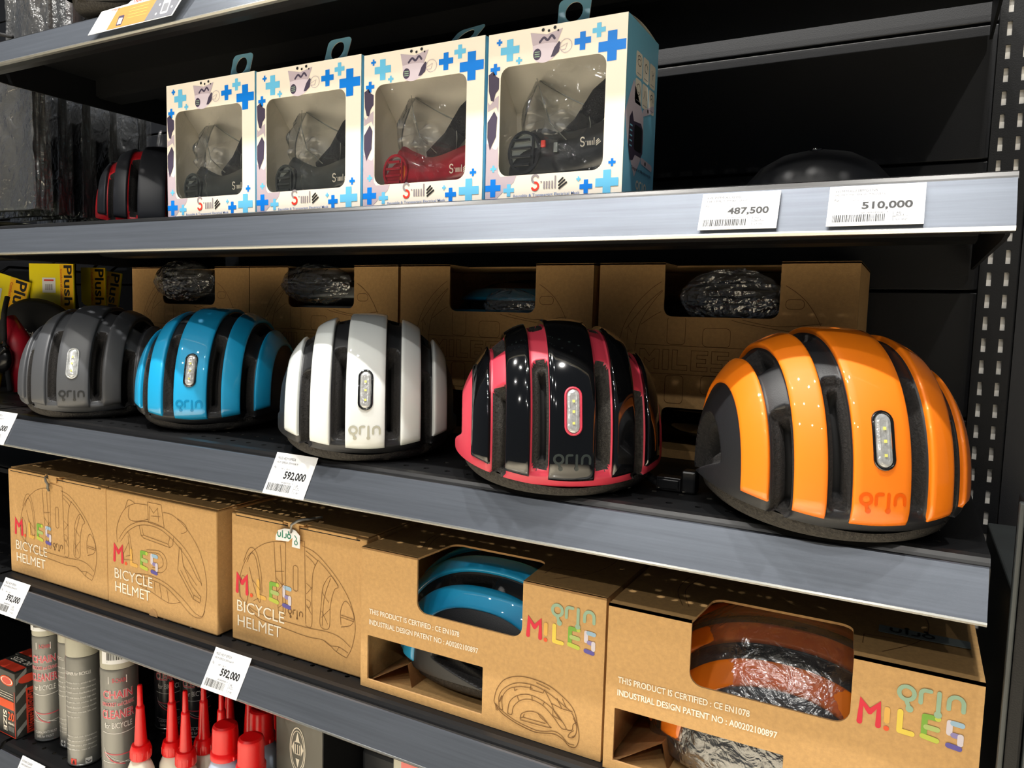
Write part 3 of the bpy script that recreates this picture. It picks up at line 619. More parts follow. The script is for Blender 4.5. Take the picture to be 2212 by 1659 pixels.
def drw_top(x, y, w, h):
    P = lambda pts: [(x + a * w, y + b * h) for a, b in pts]
    R = lambda a, b, c, d, r=0.02: (lambda q: q + [q[0]])([(x + u * w, y + v * h) for u, v in rrect(a, b, c, d, r, 3)])
    L = [bez(P([(0.0, 0.5), (0.03, 0.68), (0.12, 0.84), (0.26, 0.95), (0.5, 1.0), (0.70, 0.96), (0.88, 0.84), (0.98, 0.64), (1.0, 0.5), (0.98, 0.36), (0.88, 0.16), (0.70, 0.04), (0.5, 0.0), (0.26, 0.05), (0.12, 0.16), (0.03, 0.32), (0.0, 0.5)])),
         bez(P([(0.04, 0.66), (0.14, 0.80), (0.24, 0.90)])), bez(P([(0.09, 0.5), (0.11, 0.68), (0.18, 0.82), (0.26, 0.92)])), bez(P([(0.09, 0.5), (0.11, 0.32), (0.18, 0.18), (0.26, 0.08)])),
         bez(P([(0.12, 0.69), (0.24, 0.77), (0.42, 0.77), (0.62, 0.71), (0.92, 0.66)])), bez(P([(0.5, 0.76), (0.75, 0.70), (0.96, 0.72)])), P([(0.09, 0.58), (0.90, 0.575)]), P([(0.09, 0.42), (0.90, 0.425)]), bez(P([(0.5, 0.24), (0.75, 0.30), (0.96, 0.28)])),
         R(0.255, 0.585, 0.345, 0.74), R(0.43, 0.58, 0.56, 0.68), R(0.255, 0.26, 0.345, 0.415), R(0.43, 0.32, 0.56, 0.42), R(0.80, 0.79, 0.88, 0.84), R(0.80, 0.16, 0.88, 0.21),
         P([(0.05, 0.60), (0.055, 0.68), (0.075, 0.64)])]
    # block letters MILES as outlines along the middle band
    lx = 0.12
    for wd, pts in ((0.10, [(0, 0), (0, 1), (.25, 1), (.5, .66), (.75, 1), (1, 1), (1, 0), (.76, 0), (.76, .55), (.5, .34), (.24, .55), (.24, 0), (0, 0)]), (0.03, [(0, 0), (0, 1), (1, 1), (1, 0), (0, 0)]),
                    (0.075, [(0, 0), (0, 1), (.33, 1), (.33, .25), (1, .25), (1, 0), (0, 0)]), (0.08, [(0, 0), (0, 1), (1, 1), (1, .8), (.35, .8), (.35, .6), (.9, .6), (.9, .4), (.35, .4), (.35, .2), (1, .2), (1, 0), (0, 0)]),
                    (0.08, [(0, 0), (0, .2), (.65, .2), (.65, .4), (0, .4), (0, 1), (1, 1), (1, .8), (.35, .8), (.35, .6), (1, .6), (1, 0), (0, 0)])):
        L.append(P([(lx + a * wd, 0.445 + b * 0.11) for a, b in pts])); lx += wd + 0.018
    return L
def put_miles(mb, x, y, w, h, fr, faint=False):
    """coloured round-stroke word M.ILES"""
    P = lambda a, b: (x + a * w, y + b * h)
    sw = h * 0.17
    S = lambda pts, m, l=0.0: strokes(mb, [[P(*p) for p in pts]], sw, fr, m, l)
    S([(0.02, 0.22), (0.03, 0.92), (0.115, 0.62)], 'm_red'); S([(0.115, 0.62), (0.20, 0.92), (0.205, 0.22)], 'm_red', 0.00003)
    S([(0.285, 0.20), (0.286, 0.20)], 'm_orange')
    if not faint: S([(0.285, 0.45), (0.285, 0.84)], 'm_yellow2')
    S([(0.41, 0.88), (0.41, 0.26)], 'm_yellow' if not faint else 'm_yellow2'); S([(0.41, 0.24), (0.53, 0.22)], 'm_yellow' if not faint else 'm_yellow2', 0.00003)
    S([(0.64, 0.92), (0.64, 0.36)], 'm_green'); S([(0.64, 0.92), (0.76, 0.92)], 'm_green', 0.00003); S([(0.66, 0.58), (0.76, 0.56)], 'm_palegreen', 0.00006); S([(0.63, 0.26), (0.76, 0.20)], 'm_lime', 0.00009)
    S([(0.76, 0.92), (0.762, 0.92)], 'm_lime', 0.00012)
    S([(0.87, 0.90), (0.87, 0.56)], 'm_lilac'); S([(0.90, 0.90), (0.98, 0.88)], 'm_sky', 0.00003); S([(0.91, 0.52), (0.97, 0.50)], 'm_violet', 0.00006); S([(0.975, 0.52), (0.975, 0.28)], 'm_lilac', 0.00009); S([(0.87, 0.16), (0.97, 0.12)], 'm_indigo', 0.00012)

# ------------------------------------------------------------------ kraft helmet boxes
def carton_closed(name, label, x, y, z, w, d, h, kind, rz=0.0):
    t = empty(name, (x, y, z), rz)
    mb = MB(); mb.box(0, w, 0, d, 0, h - 0.0022, 'kraft'); mb.build('carton_body', t, bevel=0.0018)
    mb = MB(); mb.box(0.001, w - 0.001, 0.004, d - 0.001, h - 0.0018, h, 'kraft'); mb.build('lid', t, bevel=0.0008)
    fr = Frame((0, 0, 0), (1, 0, 0), (0, 0, 1), 0.0005)
    if kind != 'back':
        mb = MB()
        for a, b in ((0.010, w * 0.41), (w * 0.60, w - 0.014)):
            le = MB(); le.box(a, b, -0.0014, 0.005, h - 0.0040, h - 0.0008, 'kraft'); le.build('lid_edge', t, bevel=0.0006)
        mb = MB(); mb.box(w * 0.42, w * 0.57, -0.0022, 0.03, h - 0.001, h + 0.0012, 'kraft'); mb.box(w * 0.455, w * 0.535, -0.0024, -0.0004, h - 0.009, h + 0.001, 'kraft'); mb.build('lid_tab', t, bevel=0.0005)
        mb = MB(); mb.box(0.008, w - 0.01, -0.0006, -0.0001, h - 0.0052, h - 0.0042, 'dark_gap'); mb.build('flap_gap', t)
    mb = MB()
    dx, dy, dw, dh = {'front': (0.026, 0.022, 0.190, 0.131), 'back': (0.020, 0.018, 0.182, 0.138), 'front3': (0.010, 0.018, 0.190, 0.130)}[kind]
    strokes(mb, (drw_back if kind == 'back' else drw_front)(dx, dy, dw, dh), 0.00055, fr, 'ink_brown', caps=False)
    if kind != 'back': put_logo(mb, dx + dw * 0.45, dy + dh * 0.23, dw * 0.13, fr, 'ink_brown', sw=0.16)
    mb.build('line_drawing', t)
    tx = 0.009 if kind == 'front3' else 0.016
    mb = MB(); put_text(mb, 'BICYCLE', fr, tx + 0.001, 0.0385, 0.080, 0.0145, 'ink_white', 0.0, lift=0.0002); put_text(mb, 'HELMET', fr, tx + 0.002, 0.0195, 0.074, 0.0140, 'ink_white', 0.0, lift=0.0002); mb.build('lettering', t)
    mb = MB(); put_miles(mb, tx - 0.001, 0.057, 0.093, 0.030, fr, True); mb.build('colour_logo', t)
    return tag(t, label, 'box', 'kraft helmet boxes on the lower shelf')
c1 = carton_closed('helmet_box', 'kraft helmet box with front-view drawing, leftmost on the lower shelf', -0.556, 0.0015, 0.001, 0.2375, 0.287, 0.1645, 'front', rz=0.004)
c2 = carton_closed('helmet_box', 'kraft helmet box showing the rear-view drawing with a thumb notch at its lower edge', -0.3165, 0.0015, 0.001, 0.2205, 0.287, 0.1645, 'back')
mb = MB(); fr = Frame((0, 0, 0), (1, 0, 0), (0, 0, 1), 0.0009); poly(mb, [(0.098 + a, b) for a, b in arc(0, 0.0, 0.0085, 0.010, 0, 180, 12)], fr, 'kraft_dark'); mb.build('thumb_notch', c2)
c3 = carton_closed('helmet_box', 'kraft helmet box with a white paper tag hanging from its lid', -0.0765, 0.008, 0.001, 0.2145, 0.287, 0.1655, 'front3')
# paper tags on box lids
def ring_tag(parent_loc, label, small=False):
    t = empty('paper_tag', parent_loc)
    mb = MB(); fr = Frame((0, 0, 0), (1, 0, 0), (0, 0, 1), 0.0)
    if not small:
        pts = [(0.002, 0.0), (-0.012, -0.001), (-0.022, -0.0045), (-0.026, -0.012), (-0.026, -0.0175), (-0.018, -0.0165), (-0.006, -0.0160), (0.001, -0.010), (0.000, -0.0215), (0.0125, -0.0215), (0.0125, -0.006), (0.006, -0.001)]
        plate(mb, [pts], fr, 0.0004, 'paper'); mb.build('tag_card', t)
        M['ink_green'] = mat('ink_green', (40, 130, 104), 0.6)
        mb = MB(); L, D, u = logo_lines(-0.0235, -0.0135, 0.022, True); strokes(mb, L, 0.26 * u, Frame((0, 0, 0), (1, 0, 0), (0, 0, 1), 0.0003), 'ink_green')
        strokes(mb, [arc(0.0065, -0.0155, 0.0024, 0.0024, 0, 360, 14), [(0.0065, -0.0131), (0.0075, -0.010), (0.0045, -0.007)]], 0.0011, Frame((0, 0, 0), (1, 0, 0), (0, 0, 1), 0.0003), 'ink_green'); mb.build('tag_print', t)
        M['grey_band'] = mat('grey_band', (160, 158, 152), 0.5)
        mb = MB(); mb.tube([(0.000, -0.002, -0.004), (0.001, -0.002, 0.006), (0.006, 0.004, 0.0102), (0.020, 0.03, 0.0105)], 0.0016, 'grey_band', 6); mb.build('tag_loop', t, True)
    else:
        mb = MB(); M['grey_band'] = mat('grey_band', (120, 116, 104), 0.5)
        mb.tube([(-0.003, 0.004, 0.003), (-0.004, -0.002, -0.001), (-0.001, -0.003, -0.006), (0.0035, -0.0025, -0.010), (0.001, -0.002, -0.016), (0.004, -0.002, -0.02)], 0.0019, 'grey_band', 6); mb.build('tag_loop', t, True)
    return tag(t, label, 'tag')
ring_tag((0.030, 0.003, 0.1605), 'white paper tag with green lettering hanging over the third kraft box from the left')
ring_tag((-0.447, -0.001, 0.1635), 'crumpled grey tag loop hanging over the leftmost kraft box', True)

def carton_open(label, x, y, z, w, d, h, rz=0.0):
    """side-view carton with a window cut over the top edge and a lower window"""
    t = empty('helmet_box', (x, y, z), rz); th = 0.0022
    fr = Frame((0, 0, 0), (1, 0, 0), (0, 0, 1), 0.0)
    k = w / 0.29; a, b = 0.0755 * k, 0.2025 * k; zb = 0.1005; r = 0.012
    out = [(0, 0), (w, 0), (w, h), (b, h)] + [(b, zb + r)] + arc(b - r, zb + r, r, r, 0, -90, 6)[1:] + [(a + r, zb)] + arc(a + r, zb + r, r, r, 270, 180, 6)[1:] + [(a, h), (0, h)]
    hole = rrect(0.0095, 0.0095, 0.158, 0.0605, 0.0008, 2)
    mb = MB(); plate(mb, [out, hole], fr, th, 'kraft', 'kraft_dark'); mb.build('front_panel', t)
    frt = Frame((0, 0, h), (1, 0, 0), (0, 1, 0), 0.0); yt = 0.066; q = 0.012
    out = [(0, 0), (a, 0), (a + 0.004, yt - q)] + arc(a + 0.004 + q, yt - q, q, q, 180, 90, 5)[1:] + arc(b - 0.004 - q, yt - q, q, q, 90, 0, 5) + [(b, 0), (w, 0), (w, d), (0, d)]
    mb = MB(); plate(mb, [out], frt, th, 'kraft', 'kraft_dark'); mb.build('top_panel', t)
    mb = MB(); mb.box(0, th, 0.0004, d, 0, h - 0.0003, 'kraft'); mb.build('side_panel', t)
    mb = MB(); mb.box(w - th, w, 0.0004, d, 0, h - 0.0003, 'kraft'); mb.build('side_panel', t)
    mb = MB(); mb.box(th, w - th, d - th, d, 0, h - 0.0003, 'kraft_dark'); mb.build('back_panel', t)
    mb = MB(); mb.box(th, w - th, th, d - th, 0, th, 'kraft'); mb.build('bottom_panel', t)
    mb = MB(); mb.add([(th, th, th), (th, 0.10, th), (0.05, 0.10, 0.028), (0.05, 0.02, 0.028)], [(0, 1, 2, 3), (3, 2, 1, 0)], 'kraft_dark'); mb.add([(0.05, 0.02, 0.028), (0.05, 0.10, 0.028), (0.056, 0.10, th), (0.056, 0.02, th)], [(0, 1, 2, 3), (3, 2, 1, 0)], 'kraft_dark'); mb.build('inner_flap', t)
    f2 = Frame((0, 0, 0), (1, 0, 0), (0, 0, 1), 0.0005)
    mb = MB(); put_text(mb, 'THIS PRODUCT IS CERTIFIED : CE EN1078', f2, 0.0118, 0.0855, 0.1175, 0.0060, 'ink_white', 0.016); put_text(mb, 'INDUSTRIAL DESIGN PATENT NO : A00202100897', f2, 0.0118, 0.0733, 0.1405, 0.0060, 'ink_white', 0.016); mb.build('lettering', t)
    mb = MB(); put_logo(mb, 0.2345 * k, 0.1225, 0.0455, f2, 'ink_teal', sw=0.27, lift=0.0002); mb.build('logo', t)
    mb = MB(); put_miles(mb, 0.208 * k, 0.101, 0.072, 0.024, f2); mb.build('colour_logo', t)
    mb = MB(); strokes(mb, drw_side(0.173 * k, 0.006, 0.094, 0.057), 0.0007, f2, 'ink_brown', caps=False); strokes(mb, [[(0.182 * k, 0.036), (0.1795 * k, 0.030)]], 0.0016, f2, 'ink_brown'); mb.build('line_drawing', t)
    f3 = Frame((0, 0, h), (1, 0, 0), (0, 1, 0), 0.0005)
    mb = MB(); strokes(mb, [bez([(0.060, 0.03), (0.045, 0.07), (0.048, 0.12), (0.07, 0.16)]), bez([(0.066, 0.03), (0.052, 0.07), (0.055, 0.11)]), bez([(0.225, 0.02), (0.252, 0.06), (0.258, 0.11), (0.24, 0.16)]), [(0.21, 0.03), (0.21, 0.05), (0.245, 0.055)]], 0.0006, f3, 'ink_brown', caps=False); mb.build('top_drawing', t)
    return tag(t, label, 'box', 'kraft helmet boxes on the lower shelf')
carton_open('kraft box with cut-out windows showing a blue helmet, fourth on the lower shelf', 0.1395, -0.003, 0.0005, 0.2885, 0.222, 0.1595, rz=-0.002)
carton_open('kraft box with cut-out windows showing an orange helmet in plastic, rightmost on the lower shelf', 0.4325, -0.0095, 0.0005, 0.2945, 0.222, 0.1580)
# helmets inside, side towards the aisle
helmet('blue striped helmet inside the kraft box, seen through its cut-out windows', (0.2795, 0.108, 0.0035), -math.pi / 2, 'satin_black', 'p_blue', light=True, logo='lg_blue', scale=(0.985, 1.17, 0.955), lowres=False)
helmet('orange striped helmet inside the rightmost kraft box under clear plastic', (0.581, 0.100, 0.0035), -math.pi / 2, 'satin_black', 'p_orange', light=True, logo='lg_orange', scale=(0.93, 1.14, 0.895))
t = empty('card_tag', (0.655, 0.06, 0.1590))
mb = MB(); plate(mb, [rrect(-0.002, -0.008, 0.066, 0.008, 0.001, 2)], Frame((0, 0, 0.0008), (1, 0, 0), (0, 1, 0), 0), 0.0004, 'card_tagmat'); M['card_tagmat'] = mat('grey_tag_card', (150, 160, 158), 0.6)
mb.build('tag_card', t); mb = MB(); put_logo(mb, 0.006, -0.006, 0.034, Frame((0, 0, 0.0008), (1, 0, 0), (0, 1, 0), 0.0003), 'ink_black', flip=True, sw=0.26); mb.build('tag_print', t)
tag(t, 'grey card tag lying on top of the rightmost kraft box', 'tag')

# crumpled plastic sheet helper
def crumple(name, parent, fn, nu, nv, m, amp=0.006, seed=1, wav=1.0, vert=False):
    """wrinkled sheet over the surface fn(u,v) -> (point, normal): sharp creases between flat facets"""
    rs = np.random.RandomState(seed)
    ks = []
    for _ in range(16):
        an = rs.uniform(-0.35, 0.35) if vert else rs.uniform(0, math.pi)
        f = rs.uniform(5, 26) * wav; ks.append((f * math.cos(an), f * math.sin(an), rs.uniform(0, 6.28), rs.uniform(-1, 1) * 9 / (f + 4), rs.uniform(0.5, 2.5), rs.uniform(3, 9)))
    vs = []; fs = []
    for j in range(nv + 1):
        for i in range(nu + 1):
            u, v = i / nu, j / nv; p, n = fn(u, v); w = 0
            for a, b, d, c, e, g in ks:
                t = a * u + b * v + d + e * math.sin(g * v + d); t = t / math.pi; w += abs(2 * (t - math.floor(t + 0.5))) * c / 3
            vs.append(Vector(p) + Vector(n) * amp * (w + rs.uniform(-0.05, 0.05)))
    for j in range(nv):
        for i in range(nu):
            a = j * (nu + 1) + i
            fs += [(a, a + 1, a + nu + 2), (a, a + nu + 2, a + nu + 1)] if (i + j) % 2 else [(a, a + 1, a + nu + 1), (a + 1, a + nu + 2, a + nu + 1)]
    mb = MB(); mb.add(vs, fs, m); return mb.build(name, parent, smooth=False)
def wrap_fn(cx, cy, cz, a, b, h, th0, th1, p0, p1):
    def fn(u, v):
        ph = p0 + (p1 - p0) * u; th = th0 + (th1 - th0) * v
        n = Vector((math.sin(ph) * math.cos(th), -math.cos(ph) * math.cos(th), math.sin(th)))
        return (cx + a * n.x, cy + b * n.y, cz + h * n.z), n
    return fn
t = empty('plastic_bag', (0.581, 0.100, 0.004))
crumple('bag_sheet', t, wrap_fn(0, 0, 0.022, 0.138, 0.1050, 0.130, -0.1, 1.35, -1.3, 1.4), 110, 70, 'bag_film', 0.003, 5)
tag(t, 'crinkled clear plastic bag over the orange helmet in the rightmost kraft box', 'plastic bag')

# kraft boxes standing behind the helmets
def back_box(label, x, w, seed):
    y0, h, d, th = 0.2215, 0.2285, 0.165, 0.0022
    t = empty('upright_helmet_box', (x, y0, Z_C + 0.0005))
    fr = Frame((0, 0, 0), (1, 0, 0), (0, 0, 1), 0.0); k = w / 0.2905
    a, b, zb, r = 0.0815 * k, 0.2115 * k, 0.1665, 0.010
    out = [(0, 0), (w, 0), (w, h), (b, h), (b, zb + r)] + arc(b - r, zb + r, r, r, 0, -90, 5)[1:] + [(a + r, zb)] + arc(a + r, zb + r, r, r, 270, 180, 5)[1:] + [(a, h), (0, h)]
    hole = rrect(0.084 * k, 0.010, 0.206 * k, 0.060, 0.008, 5)
    mb = MB(); plate(mb, [out, hole], fr, th, 'kraft', 'kraft_dark'); mb.build('front_panel', t)
    mb = MB(); mb.box(0, th, 0.0004, d, 0, h, 'kraft'); mb.build('side_panel', t)
    mb = MB(); mb.box(w - th, w, 0.0004, d, 0, h, 'kraft'); mb.build('side_panel', t)
    mb = MB(); mb.box(th, w - th, d - th, d, 0, h, 'kraft_dark'); mb.build('back_panel', t)
    mb = MB(); mb.box(th, w - th, th, d - th, 0, th, 'kraft'); mb.build('bottom_panel', t)
    mb = MB(); out = [(0, 0), (a, 0), (a, 0.05), (b, 0.05), (b, 0), (w, 0), (w, d), (0, d)]
    plate(mb, [out], Frame((0, 0, h), (1, 0, 0), (0, 1, 0), 0.0003), th, 'kraft'); mb.build('top_panel', t)
    mb = MB(); strokes(mb, [l for l in clip_win(drw_top(0.026 * k, 0.010, 0.240 * k, 0.212), a, b, zb)], 0.0006, Frame((0, 0, 0), (1, 0, 0), (0, 0, 1), 0.0004), 'ink_brown', caps=False); mb.build('line_drawing', t)
    return tag(t, label, 'box', 'upright kraft boxes behind the helmets')
def clip_win(L, a, b, zb):
    out = []
    for l in L:
        cur = []
        for p in l:
            if a - 0.001 < p[0] < b + 0.001 and (p[1] > zb - 0.001 or p[1] < 0.061):
                if len(cur) > 1: out.append(cur)
                cur = []
            else: cur.append(p)
        if len(cur) > 1: out.append(cur)
    return out
BX = [(-0.5615, 0.2865, 'kraft box behind the dark grey and blue helmets, leftmost of the upright row'), (-0.2735, 0.2905, 'kraft box behind the white helmet, second from the left of the upright row'),
      (0.0215, 0.2905, 'kraft box with a blue helmet in its window, behind the coral red helmet'), (0.3200, 0.2895, 'kraft box behind the orange helmet, rightmost of the upright row')]
HC4 = [('p_grey2', 'p_grey', 'dark helmet wrapped in plastic inside the leftmost upright kraft box'), ('satin_black', 'p_white', 'black and white helmet wrapped in plastic inside the second upright kraft box'),
       ('satin_black', 'p_blue', 'blue and black helmet seen through the window of the third upright kraft box'), ('satin_black', 'gloss_black', 'black helmet under plastic in the window of the rightmost upright kraft box')]
for i, ((x, w, lb), (sh, rb, hl)) in enumerate(zip(BX, HC4)):
    back_box(lb, x, w, i)
    # the box stands on its side, so the helmet's crown points at the aisle
    helmet(hl, (x + w / 2, 0.3805, Z_C + 0.112), 0, sh, rb, light=False, rot=(math.pi / 2, math.pi / 2, 0), scale=(0.985, 1.12, 0.96), lowres=True)
def bagpuff(label, cx, cy, cz, a, h, seed, m='bag_film', b=0.02, amp=0.009, name='plastic_wrap'):
    t = empty(name, (cx, cy, cz))
    crumple('bag_sheet', t, wrap_fn(0, 0, 0, a, b, h, -1.35, 1.35, -1.5, 1.5), 44, 34, m, amp, seed, 1.3)
    return tag(t, label, 'plastic bag')
bagpuff('milky crumpled plastic bulging from the window of the leftmost upright box', -0.425, 0.222, 0.462, 0.074, 0.034, 3, 'bag_milky', 0.022)
bagpuff('crumpled clear plastic bulging from the window of the second upright box', -0.135, 0.224, 0.458, 0.070, 0.030, 4, 'bag_film', 0.020)
bagpuff('thin clear plastic behind the window of the third upright box', 0.190, 0.238, 0.432, 0.040, 0.020, 8, 'bag_film', 0.006, 0.005)
bagpuff('crinkled clear plastic behind the window of the rightmost upright box', 0.475, 0.240, 0.445, 0.060, 0.036, 9, 'bag_film', 0.008, 0.010)

# ------------------------------------------------------------------ boxed masks
def plus(mb, cx, cy, s, fr, m):
    q = s * 0.17; h = s / 2
    pts = [(-q, -h), (q, -h), (q, -q), (h, -q), (h, q), (q, q), (q, h), (-q, h), (-q, q), (-h, q), (-h, -q), (-q, -q)]
    mb.add([fr(cx + a, cy + b) for a, b in pts], [(0, 1, 2, 11), (11, 2, 5, 8), (2, 3, 4, 5), (8, 5, 6, 7), (10, 11, 8, 9)], m)
M['ink_warm_grey'] = mat('ink_warm_grey', (146, 138, 142), 0.4)
def smile_logo(mb, x, y, w, fr, c1='ink_red', c2='ink_warm_grey', c3='ink_black', sw=1.0):
    u = w / 10.0
    S = arc(1.1 * u, 3.1 * u, 0.9 * u, 0.9 * u, 30, 270, 10) + arc(1.1 * u, 1.3 * u, 0.9 * u, 0.9 * u, 90, -150, 10)
    strokes(mb, [S[:11]], 0.55 * u * sw, fr, c2); strokes(mb, [S[10:]], 0.55 * u * sw, fr, c1, 0.00005)
    strokes(mb, [[(2.75 * u + x * 0, 2.3 * u), (2.8 * u, 2.3 * u)]], 0.4 * u, fr, c2)
    strokes(mb, [[(3.6 * u, 2.4 * u), (3.6 * u, 0.6 * u)], [(4.3 * u, 2.4 * u), (4.3 * u, 0.6 * u)], [(5.0 * u, 2.4 * u), (5.0 * u, 0.6 * u)], [(5.8 * u, 2.4 * u), (5.8 * u, 0.6 * u)], [(6.6 * u, 3.6 * u), (6.6 * u, 0.6 * u)]], 0.42 * u, fr, c2, caps=False)
    strokes(mb, [[(7.6 * u, 2.0 * u), (8.6 * u, 2.9 * u)], [(7.6 * u, 1.2 * u), (9.1 * u, 2.4 * u)], [(7.7 * u, 0.5 * u), (9.6 * u, 1.8 * u)]], 0.45 * u, fr, c3)
class SubFrame:
    def __init__(s, f, x, y): s.f, s.x, s.y = f, x, y
    def __call__(s, a, b, h=0.0): return s.f(a + s.x, b + s.y, h)
M['mask_grey'] = mat('mask_body_grey', (66, 70, 68), 0.3, coat=0.5); M['mask_red'] = mat('mask_body_red', (168, 22, 40), 0.3, coat=0.5); M['mask_dark'] = mat('mask_body_dark', (42, 44, 46), 0.3, coat=0.5)
M['mask_vent'] = mat('mask_vent_silver', (176, 184, 182), 0.3, metal=0.3); M['mask_amber'] = mat('mask_vent_amber', (230, 120, 40), 0.4)
def mask_box(label, x, w, h, tabx, tabtilt, rz=0.0):
    d = 0.088; t = empty('mask_box', (x, 0.002, Z_B + 0.0005), rz); k = w / 0.1405; kh = h / 0.155
    fr = Frame((0, 0, 0), (1, 0, 0), (0, 0, 1), 0.0); th = 0.0008
    wl, wr, wb, wt = 0.014 * k, 0.1215 * k, 0.0225 * kh, 0.1235 * kh
    hole = rrect(wl, wb, wr, wt, 0.010, 6)
    mb = MB(); plate(mb, [[(0, 0), (w, 0), (w, h), (0, h)], hole], fr, th, 'cream', 'cream_in'); mb.build('front_panel', t)
    mb = MB(); mb.box(0, th, 0.0005, d, 0, h, 'card_blue'); mb.build('side_panel', t)
    mb = MB(); mb.box(w - th, w, 0.0005, d, 0, h, 'card_blue'); sp = mb.build('side_panel', t)
    mb = MB(); mb.box(th, w - th, d - th, d, 0, h, 'card_cyan'); mb.box(th, w - th, 0.0008, d, 0, th, 'card_cyan'); mb.build('bottom_and_back', t)
    mb = MB(); mb.add([(th, 0.0008, h - 0.0002), (w - th, 0.0008, h - 0.0002), (w - th, d, h - 0.0002), (th, d, h - 0.0002)], [(0, 1, 2, 3), (3, 2, 1, 0)], 'cream')
    n = 10; top = [(th, 0.0008 + (d - 0.001) * i / n, h + 0.004 * math.sin(math.pi * i / n)) for i in range(n + 1)]; top2 = [(w - th, b, c) for _, b, c in top]
    mb.add(top + top2, [(i, i + n + 1, i + n + 2, i + 1) for i in range(n)], 'cream'); mb.build('top_flap', t)
    # inner tray: slanted cream backdrop
    mb = MB(); mb.add([(th * 2, 0.002, h * 0.985), (w - th * 2, 0.002, h * 0.985), (w - th * 2, 0.058, h * 0.70), (th * 2, 0.058, h * 0.62), (th * 2, 0.066, 0.002), (w - th * 2, 0.066, 0.002)], [(0, 1, 2, 3), (3, 2, 5, 4)], 'cream_in')
    mb.add([(th * 2, 0.002, h * 0.985), (th * 2, 0.058, h * 0.62), (th * 2, 0.066, 0.002), (th * 2, 0.002, 0.002)], [(0, 1, 2, 3)], 'cream_in'); mb.add([(w - th * 2, 0.002, h * 0.985), (w - th * 2, 0.058, h * 0.70), (w - th * 2, 0.066, 0.002), (w - th * 2, 0.002, 0.002)], [(3, 2, 1, 0)], 'cream_in'); mb.build('inner_tray', t)
    mb = MB(); ff = Frame((0, 0.0012, 0), (1, 0, 0), (0, 0, 1), 0.0); nx, nz = 14, 16; vs = []
    for j in range(nz + 1):
        for i in range(nx + 1): vs.append((wl - 0.003 + (wr - wl + 0.006) * i / nx, 0.0016 + 0.0004 * math.sin(i * 1.3 + j * 0.7), wb - 0.003 + (wt - wb + 0.006) * j / nz))
    mb.add(vs, [(j * (nx + 1) + i, j * (nx + 1) + i + 1, (j + 1) * (nx + 1) + i + 1, (j + 1) * (nx + 1) + i) for j in range(nz) for i in range(nx)], 'window_film'); mb.build('window', t, smooth=True)
    # hang tab
    mb = MB(); tw = 0.0345; tl = 0.042
    outl = [[(-tw / 2, -0.002), (tw / 2, -0.002), (tw / 2 - 0.001, 0.004)] + arc(tw / 2 - 0.006, tl - 0.006, 0.006, 0.006, 0, 90, 4) + arc(-tw / 2 + 0.006, tl - 0.006, 0.006, 0.006, 90, 180, 4) + [(-tw / 2 + 0.001, 0.004)], circle(0, 0.0265, 0.0092, 22, 0.0110)]
    ft = Frame((tabx, 0.040, h + 0.003), (math.cos(tabtilt), 0, math.sin(tabtilt) * 0.2), (math.sin(tabtilt), 0.25 + abs(tabtilt), 1), 0.0)
    plate(mb, outl, ft, 0.0007, 'card_tab', 'cream_in'); mb.build('hang_tab', t)
    # print
    P = Frame((0, 0, 0), (1, 0, 0), (0, 0, 1), 0.0003); mb = MB()
    K = lambda a, b: (a * k, b * kh)
    poly(mb, [K(*p) for p in bez([(0.0, 0.055), (0.010, 0.048), (0.013, 0.052)], 4)] + [K(*p) for p in ((0.0137, 0.040), (0.0137, 0.026), (0.0165, 0.0222), (0.034, 0.0222), (0.031, 0.016), (0.020, 0.008), (0.012, 0.0012), (0.0002, 0.0012))], P, 'ink_lilac', -0.00015)
    for cx, cy, s, m in ((0.012, 0.1465, 0.006, 'plus_blue'), (0.0235, 0.138, 0.020, 'plus_sky'), (0.0335, 0.1275, 0.0065, 'plus_sky'), (0.008, 0.1225, 0.0105, 'plus_blue'), (0.098, 0.1365, 0.016, 'plus_blue'), (0.1135, 0.1435, 0.0125, 'plus_sky'),
                         (0.1265, 0.1285, 0.026, 'plus_blue'), (0.0085, 0.0118, 0.017, 'plus_blue'), (0.026, 0.009, 0.0115, 'plus_sky'), (0.0985, 0.0155, 0.0045, 'plus_sky'), (0.1060, 0.0085, 0.0125, 'plus_blue'), (0.1262, 0.0112, 0.0220, 'plus_sky'), (0.1305, 0.0282, 0.0070, 'plus_blue'), (0.0085, 0.030, 0.0065, 'plus_sky')):
        cb = MB(); plus(cb, *K(cx, cy), s * k, P, m); cb.build('printed_cross', t)
    # grey side picture on the left margin
    poly(mb, [K(*p) for p in ((0.0008, 0.118), (0.006, 0.121), (0.009, 0.116), (0.0125, 0.114), (0.0125, 0.104), (0.009, 0.100), (0.007, 0.093), (0.004, 0.094), (0.0015, 0.103))], P, 'ink_plum')
    poly(mb, [K(*p) for p in ((0.0008, 0.060), (0.004, 0.048), (0.0105, 0.060), (0.0115, 0.078), (0.008, 0.084), (0.0008, 0.074))], P, 'ink_plum')
    poly(mb, [K(*p) for p in ((0.0008, 0.093), (0.003, 0.090), (0.009, 0.096), (0.0125, 0.098), (0.0125, 0.082), (0.010, 0.088), (0.0008, 0.084))], P, 'ink_lilac', -0.0001)
    mb.build('printed_side_print', t)
    mb = MB()
    poly(mb, [K(*p) for p in ((0.045, 0.1505), (0.048, 0.137), (0.060, 0.139), (0.072, 0.137), (0.078, 0.1505), (0.062, 0.147))], P, 'ink_lilac')
    poly(mb, [K(*p) for p in bez([(0.0475, 0.1385), (0.060, 0.1395), (0.0745, 0.1375), (0.074, 0.130), (0.066, 0.124), (0.058, 0.1225), (0.050, 0.126), (0.0475, 0.1385)], 4)[:-1]], P, 'mask_pic', 0.00005)
